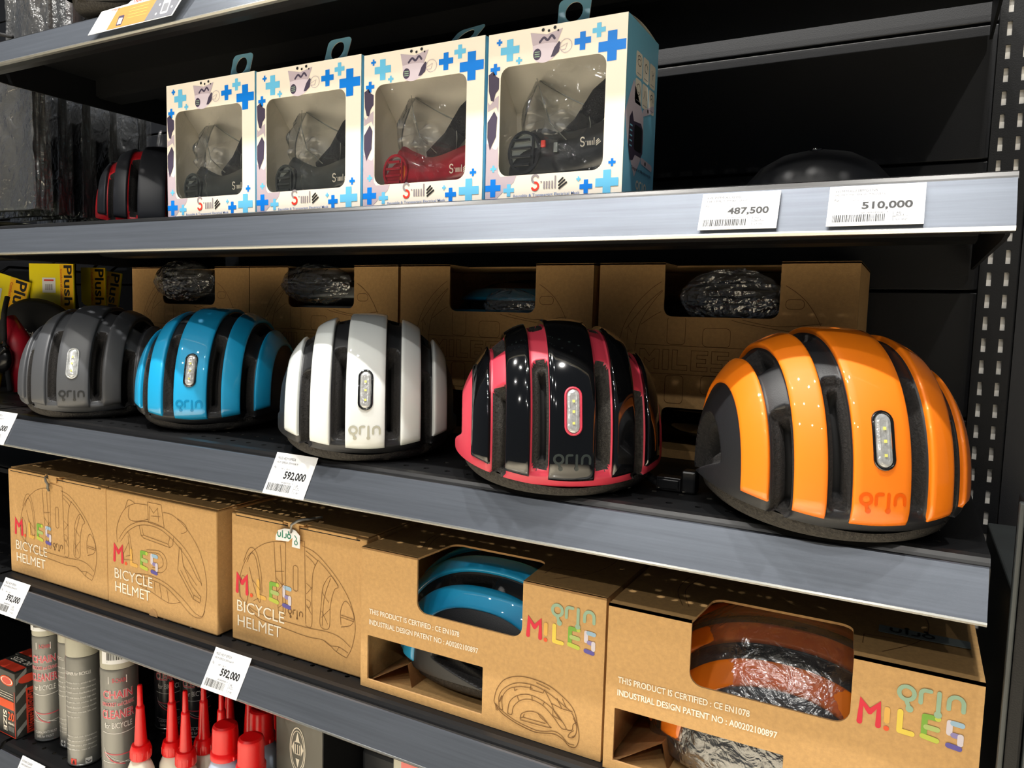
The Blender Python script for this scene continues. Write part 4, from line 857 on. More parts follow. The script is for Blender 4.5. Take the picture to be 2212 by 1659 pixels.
    poly(mb, [K(*p) for p in circle(0.0525, 0.1305, 0.0042, 16, 0.0052)], P, 'ink_plum', 0.0001)
    for q in range(3): strokes(mb, [[K(0.0502, 0.1285 + 0.002 * q), K(0.0548, 0.1285 + 0.002 * q)]], 0.0008, P, 'ink_teal', 0.00015)
    poly(mb, [K(*p) for p in ((0.0665, 0.1265), (0.0700, 0.1345), (0.0745, 0.1395), (0.0765, 0.1375), (0.0745, 0.1300), (0.0700, 0.1265))], P, 'ink_plum', 0.0001)
    strokes(mb, [[K(0.0765, 0.134), K(0.083, 0.1365), K(0.081, 0.1315), K(0.076, 0.1315)], [K(*p) for p in arc(0.0815, 0.1345, 0.006, 0.006, 0, 360, 14)]], 0.0005, P, 'ink_lilac', 0.0001)
    strokes(mb, [[K(*p) for p in bez([(0.055, 0.141), (0.059, 0.1445), (0.063, 0.142), (0.067, 0.1455), (0.070, 0.1425)])]], 0.0022, P, 'ink_plum', 0.0001)
    for a, b, s in ((0.058, 0.1515, 0.0016), (0.064, 0.150, 0.0013), (0.070, 0.1520, 0.0016), (0.0735, 0.149, 0.0010)): poly(mb, [K(*p) for p in circle(a, b, s, 8)], P, 'ink_black', 0.0002)
    mb.build('printed_mask_picture', t)
    mb = MB(); smile_logo(mb, 0, 0, 0.038 * k, SubFrame(P, 0.0500 * k, 0.0065 * kh)); put_text(mb, 'Reusable & Transparent Electrical Mask', P, 0.0312 * k, 0.0012 * kh, 0.069 * k, 0.0036, 'ink_blue', 0.004); mb.build('lettering', t)
    return tag(t, label, 'box', 'boxed transparent masks on the shelf'), w, h
M['mask_pic'] = mat('ink_pale_lilac', (214, 202, 214), 0.4); M['card_tab'] = mat('blue_hang_tab', (150, 216, 246), 0.35, coat=0.3)
MBX = [(-0.1795, 0.1520, 0.1620, 0.080, 0.0, 'boxed mask with blue hang tab, leftmost of the four', 'mask_grey'), (-0.0245, 0.1530, 0.1600, 0.0775, 0.05, 'boxed mask with blue hang tab, second from the left', 'mask_grey'),
       (0.1325, 0.1475, 0.1575, 0.082, 0.42, 'boxed mask with red body and bent hang tab, third from the left', 'mask_red'), (0.2840, 0.1405, 0.1565, 0.0685, -0.06, 'boxed mask with dark body, rightmost, its blue side showing icons', 'mask_dark')]
def mask(label, x, z, k, body, full):
    t = empty('respirator_mask', (x - 0.003, 0.0, z + 0.001), scale=(1.04, 1, 1.11))
    O = [(0.039, 0.108), (0.052, 0.100), (0.070, 0.090), (0.092, 0.079), (0.103, 0.068), (0.104, 0.052), (0.092, 0.043), (0.072, 0.040), (0.050, 0.043), (0.032, 0.050), (0.024, 0.062), (0.024, 0.078), (0.032, 0.098)]
    O = bez(O + [O[0]], 4)[:-1]; n = len(O); c = (0.062, 0.066); mb = MB(); vs = []; nr = 9
    for j in range(nr + 1):
        r = j / nr; hgt = 0.034 * math.sqrt(max(0, 1 - r * r)) + 0.006 * math.exp(-((r - 0.5) * 6) ** 2)
        for i, (a, b) in enumerate(O): vs.append(((c[0] + (a - c[0]) * r) * k, 0.040 - hgt + 0.003 * math.sin(i * 0.8) * r * (1 - r) * 4, c[1] + (b - c[1]) * r))
    fs = [(j * n + i, j * n + (i + 1) % n, (j + 1) * n + (i + 1) % n, (j + 1) * n + i) for j in range(nr) for i in range(n)]
    mb.add(vs, fs, 'clear_shell'); mb.build('clear_shell', t, smooth=True)
    mb = MB(); rim = [(a * k, 0.040, b) for a, b in O]; mb.tube(rim + [rim[0]], 0.0007, 'clear_rim', 6); mb.tube([(0.039 * k, 0.032, 0.108), (0.055 * k, 0.012, 0.085), (0.066 * k, 0.008, 0.062), (0.080 * k, 0.016, 0.048)], 0.0005, 'clear_rim', 5); mb.tube([(0.092 * k, 0.03, 0.079), (0.100 * k, 0.02, 0.062), (0.098 * k, 0.02, 0.040)], 0.0006, 'clear_rim', 5); mb.build('shell_rim', t, True)
    # dark body band sweeping from the vent to the right
    mb = MB(); up = bez([(0.024, 0.040), (0.036, 0.058), (0.052, 0.062 if full else 0.052), (0.072, 0.057 if full else 0.046), (0.100, 0.060 if full else 0.052), (0.126, 0.070 if full else 0.060)], 5); lo = bez([(0.024, 0.006), (0.040, 0.004), (0.060, 0.004), (0.080, 0.005), (0.100, 0.008), (0.126, 0.016)], 5)
    n = len(up); vs = []
    for s in range(7):
        f = s / 6
        for (a, b), (c2, d2) in zip(up, lo): vs.append(((a + (c2 - a) * f) * k, 0.0285 - 0.020 * math.sin(math.pi * (0.12 + 0.76 * f)), b + (d2 - b) * f))
    mb.add(vs, [(s * n + i, (s + 1) * n + i, (s + 1) * n + i + 1, s * n + i + 1) for s in range(6) for i in range(n - 1)], body); mb.build('mask_body', t, smooth=True)
    mb = MB(); mb.tube([(0.060 * k, 0.036, 0.050), (0.085 * k, 0.034, 0.062), (0.105 * k, 0.032, 0.083), (0.126 * k, 0.030, 0.096)], [0.006, 0.010, 0.012, 0.012], 'strap', 10); mb.build('strap', t, True)
    cx, cz, r = (0.040 * k, 0.040, 0.0165) if full else (0.038 * k, 0.032, 0.0150)
    mb = MB(); fr = Frame((cx, 0.0065, cz), (1, 0, 0), (0, 0, 1), 0); plate(mb, [circle(0, 0, r, 28, r * 1.1), circle(0, 0, r * 0.86, 28, r * 0.95)], fr, 0.006, body); v = mb.build('vent_ring', t)
    mb = MB(); plate(mb, [circle(0, 0, r * 0.86, 28, r * 0.95)], Frame((cx, 0.0105, cz), (1, 0, 0), (0, 0, 1), 0), 0.001, 'mask_vent'); mb.build('vent_plate', t)
    for q in range(4):
        zz = -r * 0.62 + q * r * 0.42; hw = math.sqrt(max(0.0, 1 - (zz / r) ** 2)) * r * 0.8
        mb = MB(); mb.box(cx - hw, cx + hw * 0.55, 0.0065, 0.009, cz + zz - 0.0012, cz + zz + 0.0012, body); mb.build('vent_slat', t, bevel=0.0004)
    mb = MB(); mb.box(cx + r * 0.50, cx + r * 0.62, 0.0062, 0.009, cz - r * 0.75, cz + r * 0.75, body); mb.build('vent_slat', t)
    mb = MB(); F2 = Frame((0, 0.0068, 0), (1, 0, 0), (0, 0, 1), 0.0003)
    smile_logo(mb, 0, 0, 0.020 * k, SubFrame(F2, 0.096 * k if full else 0.100 * k, 0.040 if full else 0.0265), 'ink_white', 'ink_white', 'ink_white'); mb.build('lettering', t)
    if full:
        mb = MB(); mb.box(0.070 * k, 0.074 * k, 0.0065, 0.009, 0.038, 0.046, 'mask_vent'); mb.build('sensor', t, bevel=0.0005); mb = MB(); mb.box(0.057 * k, 0.0615 * k, 0.0065, 0.0095, 0.043, 0.049, 'ink_red'); mb.build('button', t, bevel=0.0008)
    elif body == 'mask_red':
        mb = MB(); mb.box(cx + r * 0.3, cx + r * 0.8, 0.0085, 0.0098, cz - r * 0.5, cz + r * 0.4, 'mask_amber'); mb.build('amber_disc', t, bevel=0.0008)
    return tag(t, label, 'mask')
ML = ['clear face mask with grey body inside the leftmost mask box', 'clear face mask with grey body and dark strap inside the second mask box', 'clear face mask with red body inside the third mask box', 'clear face mask with dark lettered body inside the rightmost mask box']
for i, (x, w, h, tx, tt, lb, bd) in enumerate(MBX):
    tb, _, _ = mask_box(lb, x, w, h, tx, tt)
    mask(ML[i], x, Z_B, w / 0.1405, bd, i == 3)
    if i == 3:   # printed right side
        P = Frame((w, 0, 0), (0, 1, 0), (0, 0, 1), 0.0003); mb = MB()
        for r_ in range(2):
            for c_ in range(3):
                a0 = 0.024 + c_ * 0.0195; b0 = 0.106 - r_ * 0.024 + 0.004
                poly(mb, rrect(a0, b0, a0 + 0.0175, b0 + 0.022, 0.003, 3), P, 'ink_white')
                cx, cy = a0 + 0.009, b0 + 0.013
                ic = [[arc(cx, cy, .005, .003, 0, 360, 8), arc(cx, cy + .003, .005, .003, 0, 180, 6)], [arc(cx, cy, .004, .004, 0, 300, 8)], [arc(cx, cy + .003, .003, .004, 180, 360, 6), [(cx, cy), (cx, cy - .005)]],
                      [arc(cx, cy, .005, .005, 0, 360, 10), arc(cx, cy - .001, .002, .002, 200, 340, 4)], [[(cx - .001, cy + .004), (cx - .004, cy - .004)], [(cx + .001, cy + .004), (cx + .004, cy - .004)]], [arc(cx, cy, .005, .005, -20, 200, 8), [(cx - .003, cy), (cx, cy + .002), (cx + .003, cy - .001)]]][r_ * 3 + c_]
                strokes(mb, ic, 0.0007, P, 'ink_black', 0.0001, caps=False); strokes(mb, [[(cx - .005, b0 + .003), (cx + .005, b0 + .003)]], 0.0006, P, 'ink_grey', 0.0001, caps=False)
        mb.build('printed_icons', tb)
        mb = MB(); poly(mb, [(0.000, 0.072), (0.020, 0.105), (0.030, 0.096), (0.042, 0.086), (0.050, 0.078), (0.052, 0.055), (0.046, 0.038), (0.030, 0.020), (0.020, 0.032), (0.008, 0.050)], P, 'mask_pic')
        poly(mb, [(0.012, 0.070), (0.019, 0.077), (0.024, 0.069), (0.044, 0.071), (0.050, 0.066), (0.051, 0.045), (0.046, 0.040), (0.030, 0.040), (0.024, 0.034), (0.016, 0.033), (0.011, 0.045)], P, 'ink_plum', 0.0001)
        poly(mb, rrect(0.026, 0.044, 0.047, 0.067, 0.003, 3), P, 'ink_black', 0.00015); smile_logo(mb, 0, 0, 0.014, SubFrame(P, 0.031, 0.054), 'ink_white', 'ink_white', 'ink_white')
        for q in range(5): strokes(mb, [[(0.0145, 0.046 + q * 0.0045), (0.020, 0.046 + q * 0.0045)]], 0.0014, P, 'card_blue', 0.00016)
        strokes(mb, [[(0.050, 0.082), (0.078, 0.092)], [(0.050, 0.038), (0.078, 0.036)]], 0.006, P, 'mask_pic', 0.00005); 
        for a, b in ((0.062, 0.0865), (0.060, 0.037)): poly(mb, circle(a, b, 0.002, 10), P, 'ink_black', 0.0002)
        mb.build('printed_side_picture', tb)
        mb = MB(); put_text(mb, 'Designed and Manufacturing by', P, 0.022, 0.0255, 0.056, 0.0040, 'ink_plum', 0.006, lift=0.0002); put_logo(mb, 0.036, 0.004, 0.030, P, 'ink_white', sw=0.26, lift=0.0001); mb.build('side_lettering', tb)

# ------------------------------------------------------------------ price labels
def price_label(label, x, z, w, h, price, line1, line2, slot=False, tilt=0.016, lean=0.0, curl=0.0):
    """paper card on the sloping face of a price rail; z is the shelf height"""
    ya, yb = -0.0225, -0.0225 - tilt; za, zb = z - 0.0065, z - 0.0065 - 0.0355
    t = empty('price_label', (x, 0, 0))
    V = Vector((0, ya - yb, za - zb)).normalized()
    O = Vector((0, yb - 0.0026, zb + (0.0035 if slot else -0.001))); U = Vector((1, 0, 0))
    sx = lean
    fr0 = Frame(O, U, V, 0.0005)
    fr = lambda a, b, hh=0.0: fr0(a + sx * b, b, hh + curl * (max(0, b - h * 0.8) ** 2) * 100)
    mb = MB(); n = 8; top = []
    for j in range(n + 1):
        b = h * j / n; top += [fr(0, b), fr(w, b), fr(w, b, -0.0004), fr(0, b, -0.0004)]
    fs = []
    for j in range(n): fs += [(4 * j, 4 * j + 1, 4 * j + 5, 4 * j + 4), (4 * j + 2, 4 * j + 3, 4 * j + 7, 4 * j + 6), (4 * j + 1, 4 * j + 2, 4 * j + 6, 4 * j + 5), (4 * j + 3, 4 * j, 4 * j + 4, 4 * j + 7)]
    fs += [(3, 2, 1, 0), (4 * n, 4 * n + 1, 4 * n + 2, 4 * n + 3)]
    mb.add(top, fs, 'paper'); mb.build('paper', t)
    g = lambda a, b, hh=0.0: fr(a, b, hh + 0.0002)
    mb = MB(); put_text(mb, line1, g, w * 0.07, h * 0.84, w * 0.44, h * 0.065, 'ink_grey'); put_text(mb, line2, g, w * 0.07, h * 0.75, w * 0.52, h * 0.05, 'ink_grey')
    put_text(mb, 'Rp.', g, w * 0.06, h * 0.60, w * 0.06, h * 0.08, 'ink_grey'); put_text(mb, '1 UNIT x 1 @1 0', g, w * 0.20, h * 0.60, w * 0.24, h * 0.05, 'ink_grey')
    put_text(mb, price, g, w * 0.36, h * 0.37, w * 0.52, h * 0.215, 'ink_black', 0.028); mb.build('lettering', t)
    mb = MB(); rs = random.Random(int(x * 1e4) & 255); a = w * 0.06
    while a < w * 0.60:
        bw = rs.choice((0.0003, 0.0005, 0.0008)); mb.add([g(a, h * 0.09), g(a + bw, h * 0.09), g(a + bw, h * 0.27), g(a, h * 0.27)], [(0, 1, 2, 3)], 'ink_black'); a += bw + rs.choice((0.0004, 0.0006, 0.0009))
    put_text(mb, 'BF280095001 F', g, w * 0.36, h * 0.29, w * 0.28, h * 0.04, 'ink_grey')
    strokes(mb, [[(w * 0.69, h * 0.08), (w * 0.69, h * 0.33)], [(w * 0.69, h * 0.20), (w * 0.84, h * 0.20)]], 0.0003, g, 'ink_grey', caps=False); put_text(mb, 'AB', g, w * 0.72, h * 0.26, w * 0.05, h * 0.05, 'ink_grey'); put_text(mb, '0.14', g, w * 0.72, h * 0.215, w * 0.08, h * 0.04, 'ink_grey'); put_text(mb, 'ST PIC', g, w * 0.72, h * 0.09, w * 0.12, h * 0.05, 'ink_grey'); mb.build('barcode', t)
    return tag(t, label, 'price label')
price_label('white price label reading 487,500 in the rail under the boxed masks', 0.5055, Z_B, 0.0600, 0.0330, '487,500', 'HLMMXL010', 'HELMET MXL 010', True)
price_label('white price label reading 510,000 near the right end of the upper rail', 0.6005, Z_B, 0.0635, 0.0335, '510,000', 'HLMMXL338MGLNS', 'HELMET MXL 338 W/ MAGNETS', True)
price_label('white price label reading 592,000 below the white helmet', 0.0285, Z_C, 0.0610, 0.0480, '592,000', 'MILES HELM SEPEDA', 'HELM SEPEDA DEWASA M', False, curl=0.05, lean=0.08)
price_label('white price label reading 592,000 below the dark grey helmet, cut by the left edge', -0.5540, Z_C, 0.0690, 0.0480, '592,000', 'MILES HELM SEPEDA', 'HELM SEPEDA DEWASA M', False, curl=0.05, lean=0.08)
price_label('white price label reading 592,000 below the leftmost kraft box', -0.5330, Z_D, 0.0640, 0.0500, '592,000', 'MILES HELM SEPEDA', 'HELM SEPEDA DEWASA M', False, curl=0.03, lean=0.10)
price_label('white price label reading 592,000 below the third kraft box', -0.0760, Z_D, 0.0610, 0.0490, '592,000', 'MILES HELM SEPEDA', 'HELM SEPEDA DEWASA M', False, curl=0.05, lean=0.10)
price_label('white price label in front of the chain cleaner cans, at the bottom edge', -0.5000, Z_E, 0.0580, 0.0480, '75,000', 'B-CHAIN CLEANER', 'CHAIN CLEANER FOR BICYCLE', False, lean=0.06)
price_label('white price label at the bottom left corner below the inner tube boxes', -0.6350, Z_E, 0.0580, 0.0480, '45,000', 'INNER TUBE 20', 'BAN DALAM SEPEDA 20', False, lean=0.06)
# promotion card on the top rail
M['promo_orange'] = mat('promo_orange', (206, 140, 74), 0.35, coat=0.3); M['promo_grey'] = mat('promo_grey', (120, 122, 130), 0.35, coat=0.3)
t = empty('promo_card', (-0.262, -0.004, Z_A - 0.027), scale=(0.9, 0.9, 0.9))
fr = Frame((0, -0.0415, 0), (1, 0, 0), (0, 0.38, 1), 0.0)
mb = MB(); plate(mb, [[(0, -0.012), (0.172, -0.012), (0.188, 0.031), (0.112, 0.036), (0.110, 0.030), (0.072, 0.030), (0.068, 0.026), (0.012, 0.024)]], fr, 0.0005, 'paper'); mb.build('card', t)
P = Frame((0, -0.0415, 0), (1, 0, 0), (0, 0.38, 1), 0.0003); mb = MB()
poly(mb, [(0.004, -0.011), (0.036, -0.011), (0.046, 0.022), (0.014, 0.022)], P, 'ink_grey2'); M['ink_grey2'] = mat('ink_pale_grey', (196, 198, 204), 0.4)
poly(mb, [(0.040, -0.011), (0.118, -0.011), (0.130, 0.022), (0.050, 0.022)], P, 'promo_orange'); poly(mb, [(0.118, -0.011), (0.170, -0.011), (0.184, 0.028), (0.130, 0.028), (0.130, 0.022)], P, 'promo_grey', 0.00005)
poly(mb, rrect(0.058, -0.008, 0.070, 0.008, 0.002, 3), P, 'ink_plum', 0.0001); poly(mb, rrect(0.060, -0.006, 0.068, 0.004, 0.001, 3), P, 'paper', 0.00015)
poly(mb, rrect(0.146, -0.006, 0.160, 0.020, 0.002, 3), P, 'paper', 0.0001); poly(mb, rrect(0.148, -0.003, 0.158, 0.010, 0.001, 3), P, 'ink_grey', 0.00015)
for a, b in ((0.138, -0.004), (0.166, 0.002), (0.140, 0.010), (0.170, 0.014)): poly(mb, circle(a, b, 0.0018, 8), P, 'paper', 0.0001)
for q in range(4): strokes(mb, [[(0.078, 0.016 - q * 0.005), (0.116, 0.016 - q * 0.005)]], 0.0008, P, 'm_yellow2', 0.0001, caps=False)
put_text(mb, 'TRANSmart', P, 0.078, 0.0245, 0.044, 0.0062, 'ink_red', 0.02, lift=0.0001); put_text(mb, 'thank', P, 0.036, 0.0195, 0.018, 0.0045, 'm_orange', 0.01, lift=0.0001); mb.build('card_print', t)
tag(t, 'orange, white and grey promotion card on the rail of the top shelf', 'card')

# ------------------------------------------------------------------ things on the top shelf
helmet('white and black helmet on the top shelf behind the promotion card', (-0.300, 0.085, Z_A + 0.016), 0, 'satin_black', 'p_white', light=False, lowres=True, rot=(0.12, 0, 0.45))
def wrapped_pack(label, x, y, z, w, d, h, inner, m='bag_milky', seed=2, name='wrapped_pack', amp=0.006):
    t = empty(name, (x, y, z))
    mb = MB(); mb.box(0.006, w - 0.008, min(0.014, d * 0.45), d - 0.002, 0.002, h - 0.008, inner); mb.build('contents', t, bevel=0.004)
    def fn(u, v): return (w * u, 0.0 + 0.004 * math.sin(u * 9), h * v), (0, -1, 0.0)
    crumple('wrap_front', t, fn, 60, 50, m, amp, seed, 1.3, vert=True)
    def fs_(u, v): return (w, d * u, h * v), (1, 0, 0)
    crumple('wrap_side', t, fs_, 16, 36, m, amp * 0.4, seed + 1, 0.6, vert=True)
    return tag(t, label, 'bag')
M['bag_brown'] = mat('pack_brown', (118, 96, 90), 0.6); M['bag_grey'] = mat('pack_grey', (84, 78, 80), 0.6); M['bag_black'] = mat('pack_black', (10, 10, 12), 0.5)
wrapped_pack('shiny plastic-wrapped grey pack at the left end of the top shelf', -0.575, 0.03, Z_A + 0.002, 0.105, 0.08, 0.16, 'bag_grey', seed=12)
wrapped_pack('brownish plastic-wrapped pack beside the white helmet on the top shelf', -0.466, 0.035, Z_A + 0.002, 0.046, 0.08, 0.16, 'bag_brown', 'bag_film', seed=13, amp=0.002)
t = empty('black_pouch', (-0.545, -0.012, Z_A)); mb = MB(); mb.tube([(-0.06, 0.0, 0.010), (-0.02, -0.010, 0.012), (0.012, -0.012, 0.006), (0.03, -0.008, 0.002)], [0.016, 0.016, 0.010, 0.003], 'strap', 12); mb.build('pouch_body', t, True)
mb = MB(); mb.tube(bez([(0.0, -0.012, 0.012), (0.025, -0.014, 0.013), (0.055, -0.010, 0.004), (0.07, -0.004, 0.001)]), 0.0025, 'strap', 8); mb.build('cord', t, True)
tag(t, 'black fabric pouch with cord hanging over the top rail at the left edge', 'pouch')

# ------------------------------------------------------------------ left bay, upper shelf: bags and helmets
wrapped_pack('large clear plastic bag with dark contents, left edge of the mask shelf', -0.86, 0.055, Z_B + 0.036, 0.30, 0.03, 0.225, 'bag_black', 'bag_milky', seed=21, amp=0.010, name='wrapped_bag')
for i, (xe, y) in enumerate(((-0.600, 0.118), (-0.598, 0.158), (-0.596, 0.205), (-0.594, 0.262))):
    wrapped_pack(['black item in clear plastic, first behind the large clear bag', 'black item in clear plastic, second behind the large clear bag', 'black item in clear plastic, third behind the large clear bag', 'black item in clear plastic, deepest of the wrapped row'][i],
                 xe - 0.22, y, Z_B + 0.036, 0.22, 0.026, 0.210, 'bag_black', 'bag_film', seed=31 + i, name='wrapped_bag', amp=0.007)
M['floor_sheet'] = mat('pale_plastic_sheet', (196, 196, 172), 0.4)
t = empty('plastic_sheet', (-0.60, 0.06, Z_B + 0.002))
crumple('sheet', t, lambda u, v: ((-0.26 + 0.27 * u, -0.06 + 0.22 * v, 0.010 + 0.010 * v), (0, -0.3, 1)), 40, 24, 'floor_sheet', 0.007, 44)
tag(t, 'pale crumpled plastic under the wrapped bags on the mask shelf', 'plastic sheet')
M['rib_dark'] = mat('helmet_dark_rib', (44, 46, 52), 0.45)
helmet('black and red helmet behind the leftmost mask box', (-0.425, 0.185, Z_B), 0.75, 'p_redrib', 'rib_dark', light=False, scale=(0.92, 0.92, 0.88), lowres=True)
bagpuff('clear bagged strip standing behind the black and red helmet', -0.555, 0.28, Z_B + 0.155, 0.012, 0.05, 61, 'bag_film', 0.010, 0.004, 'wrapped_strip')
mb = MB(); prof = [(0.075, 0.0), (0.076, 0.012), (0.070, 0.030), (0.055, 0.047), (0.035, 0.058), (0.012, 0.063), (0.002, 0.0635)]
mb.lathe(prof, 'satin_black', 40, squash=0.8); t = empty('visor_cap', (0.565, 0.185, Z_B + 0.0005)); mb.build('cap_shell', t, True)
mb = MB(); mb.lathe([(0.006, 0.0600), (0.006, 0.0645), (0.002, 0.0655)], 'bezel', 16, (0, -0.018, -0.0025)); mb.build('cap_stud', t, True)
tag(t, 'low domed black cap lying at the back of the mask shelf', 'cap')

# ------------------------------------------------------------------ left bay, display shelf: hanging cards
M['y_card'] = mat('yellow_card', (255, 236, 22), 0.4, coat=0.3); M['y_orange'] = mat('orange_yellow_card', (255, 196, 18), 0.4, coat=0.3); M['y_dark'] = mat('yellow_plastic', (206, 186, 20), 0.4)
def hang_card(label, x, y, ztop, w, h, word=True, rz=0.25, sticker=True, lean=0.0, bf=0.70):
    t = empty('saddle_cover_card', (x, y, ztop), rz, rot=(0, lean, rz))
    fr = Frame((0, 0, -h), (1, 0, 0), (0, 0, 1), 0.0)
    out = [(0, h), (0, h * 0.22)] + arc(0.014 + w * 0.3, h * 0.22, w * 0.3 + 0.012, h * 0.10, 180, 270, 5) + [(w * 0.72, 0.0), (w - 0.006, 0.0), (w, 0.006), (w, h)]
    mb = MB(); plate(mb, [out], fr, 0.003, 'y_card'); mb.build('card', t)
    P = Frame((0, 0, -h), (1, 0, 0), (0, 0, 1), 0.0004); mb = MB()
    poly(mb, [(w * bf, 0.001), (w - 0.006, 0.001), (w - 0.001, 0.006), (w - 0.001, h - 0.001), (w * bf, h - 0.001)], P, 'y_orange')
    if sticker: poly(mb, [(w * 0.30, h * 0.42), (w * 0.60, h * 0.42), (w * 0.60, h * 0.72), (w * 0.30, h * 0.72)], P, 'paper', 0.0002)
    mb.build('card_print', t); mb = MB()
    if sticker:
        for q in range(8): strokes(mb, [[(w * (0.37 + q * 0.022), h * 0.47), (w * (0.37 + q * 0.022), h * 0.59)]], 0.0008, P, 'ink_black', 0.0003, caps=False)
        strokes(mb, [[(w * 0.34, h * 0.67), (w * 0.56, h * 0.67)]], 0.003, P, 'ink_red', 0.0003, caps=False)
    put_text(mb, 'Plush', P, w * (bf + 0.3 * (1 - bf)), h * 0.97, h * 0.80, w * (1 - bf) * 0.6, 'ink_black', 0.02, rot=-math.pi / 2, lift=0.0003)
    put_text(mb, 'Comfort of Cushion', P, w * (bf + 0.05 * (1 - bf)), h * 0.90, h * 0.65, w * (1 - bf) * 0.14, 'ink_red', 0.01, rot=-math.pi / 2, lift=0.0003)
    mb.build('lettering', t)
    mb = MB(); mb.tube([(w * 0.5, 0.004, h * 0.0 + 0.001), (w * 0.5, 0.02, 0.012), (w * 0.5, WALL_Y - y - 0.005, 0.014)], 0.0025, 'black_metal', 8); mb.build('hook', t, True)
    return tag(t, label, 'card')
ZT = 0.4805
hang_card('yellow saddle cover card with white barcode sticker, nearest the dark grey helmet', -0.835, 0.20, ZT + 0.012, 0.101, 0.094)
hang_card('yellow Plush-lettered card, second from the left edge behind the dark grey helmet'.replace('Plush-lettered', 'narrow lettered'), -0.809, 0.285, ZT + 0.010, 0.053, 0.088, sticker=False, rz=0.35, bf=0.4)
hang_card('slanting lettered yellow card beside the leftmost upright kraft box', -0.838, 0.340, ZT + 0.010, 0.056, 0.100, sticker=False, rz=0.3, lean=0.14, bf=0.4)
hang_card('tilted yellow card with a paper sticker at the left edge of the picture', -0.965, 0.16, ZT + 0.012, 0.148, 0.10, rz=0.25, lean=0.25)
# black saddle cover with lettering
t = empty('saddle_cover', (-0.768, 0.185, 0.352), rot=(0, 0.35, 0.35))
mb = MB(); prof = [(0.002, 0.0), (0.04, 0.006), (0.072, 0.02), (0.080, 0.034), (0.072, 0.044), (0.04, 0.052), (0.002, 0.054)]
mb.lathe(prof, 'strap2', 36, squash=1.0); M['strap2'] = mat('black_lycra', (26, 27, 28), 0.7)
o = mb.build('cover_body', t, True); o.rotation_euler = (math.pi / 2, 0, 0); o.scale = (1.15, 0.9, 1); o.location = (0, 0.03, 0)
P = Frame((0, -0.026, 0), (1, 0, 0), (0, 0, 1), 0.0); mb = MB(); put_text(mb, 'Gel', P, -0.046, 0.002, 0.018, 0.010, 'y_orange', 0.03); put_text(mb, 'Tech', P, -0.026, 0.002, 0.026, 0.010, 'ink_white', 0.03); mb.build('lettering', t)
tag(t, 'rounded black saddle cover with yellow and white lettering behind the dark grey helmet', 'saddle cover')
# red/black and yellow hanging tools at the far left
M['tool_red'] = mat('red_plastic', (184, 22, 44), 0.4)
t = empty('bicycle_pump', (-0.752, 0.13, Z_C + 0.001))
mb = MB(); mb.tube([(0.01, 0, 0.002), (0.0, 0, 0.09), (-0.02, 0, 0.135)], [0.014, 0.024, 0.008], 'tool_red', 14); mb.build('red_body', t, True)
mb = MB(); mb.lathe([(0.026, 0), (0.028, 0.004), (0.028, 0.012), (0.014, 0.016)], 'buckle', 24, (0, 0, 0)); o = mb.build('black_knob', t, True); o.rotation_euler = (math.pi / 2, 0, 0); o.location = (-0.003, -0.022, 0.062)
mb = MB(); mb.tube(bez([(0.008, -0.02, 0.004), (0.014, -0.028, 0.06), (0.006, -0.026, 0.13), (-0.01, -0.01, 0.17)]), 0.0045, 'strap', 8); mb.build('strap', t, True)
tag(t, 'red hanging accessory with a round black knob at the left edge', 'accessory')
t = empty('cable_lock', (-0.745, 0.10, Z_C + 0.001))
mb = MB(); mb.tube(bez([(-0.03, 0, 0.003), (-0.02, 0, 0.03), (-0.012, 0, 0.055)]), 0.008, 'y_dark', 12); mb.build('yellow_sleeve', t, True)
mb = MB(); mb.tube(bez([(-0.012, 0, 0.055), (0.005, -0.004, 0.072), (0.02, -0.004, 0.082)]), 0.005, 'buckle', 8); mb.build('black_end', t, True)
tag(t, 'yellow and black tool standing low beside the dark grey helmet', 'tool')
t = empty('yellow_bottle', (-0.885, 0.14, Z_C + 0.001))
mb = MB(); mb.lathe([(0.022, 0), (0.024, 0.006), (0.024, 0.09), (0.020, 0.12), (0.009, 0.135), (0.009, 0.15)], 'y_dark', 24); mb.build('bottle_body', t, True)
mb = MB(); mb.lathe([(0.011, 0.146), (0.012, 0.15), (0.012, 0.168), (0.010, 0.172)], 'buckle', 20); mb.build('cap', t, True)
tag(t, 'dull yellow bottle with a black cap at the left edge behind the knob', 'bottle')
t = empty('hanging_strap', (-0.757, 0.235, Z_C + 0.10)); mb = MB(); mb.tube(bez([(0.0, 0, 0.0), (0.002, 0.002, 0.05), (-0.002, 0, 0.10), (0.0, 0, 0.142)]), 0.0075, 'strap', 8); mb.build('webbing', t, True)
tag(t, 'black strap hanging between the yellow cards', 'strap')

# ------------------------------------------------------------------ bottom shelf
M['can_grey'] = mat('can_grey', (126, 126, 122), 0.3, metal=0.25, coat=0.4); M['can_cap'] = mat('can_cap_beige', (186, 184, 168), 0.35, noise=0.06, nscale=60, stretch=(60, 60, 1))
M['can_dark'] = mat('can_dark', (52, 52, 56), 0.3, metal=0.3); M['steel'] = mat('steel', (190, 190, 186), 0.2, metal=0.9); M['can_pink'] = mat('ink_pink_red', (214, 84, 96), 0.4); M['can_white'] = mat('ink_white_gloss', (232, 230, 226), 0.4)
M['can_clear'] = film('can_sleeve', clear=0.97, rough=0.05, bump=0.3, bscale=12, spec=1.0)
class Cyl:
    def __init__(s, r, rot=0.0, cx=0.0, cy=0.0): s.r, s.rot, s.cx, s.cy = r, rot, cx, cy
    def __call__(s, x, y, h=0.0):
        a = x / s.r + s.rot; R = s.r + 0.0004 + h
        return Vector((s.cx + R * math.sin(a), s.cy - R * math.cos(a), y))
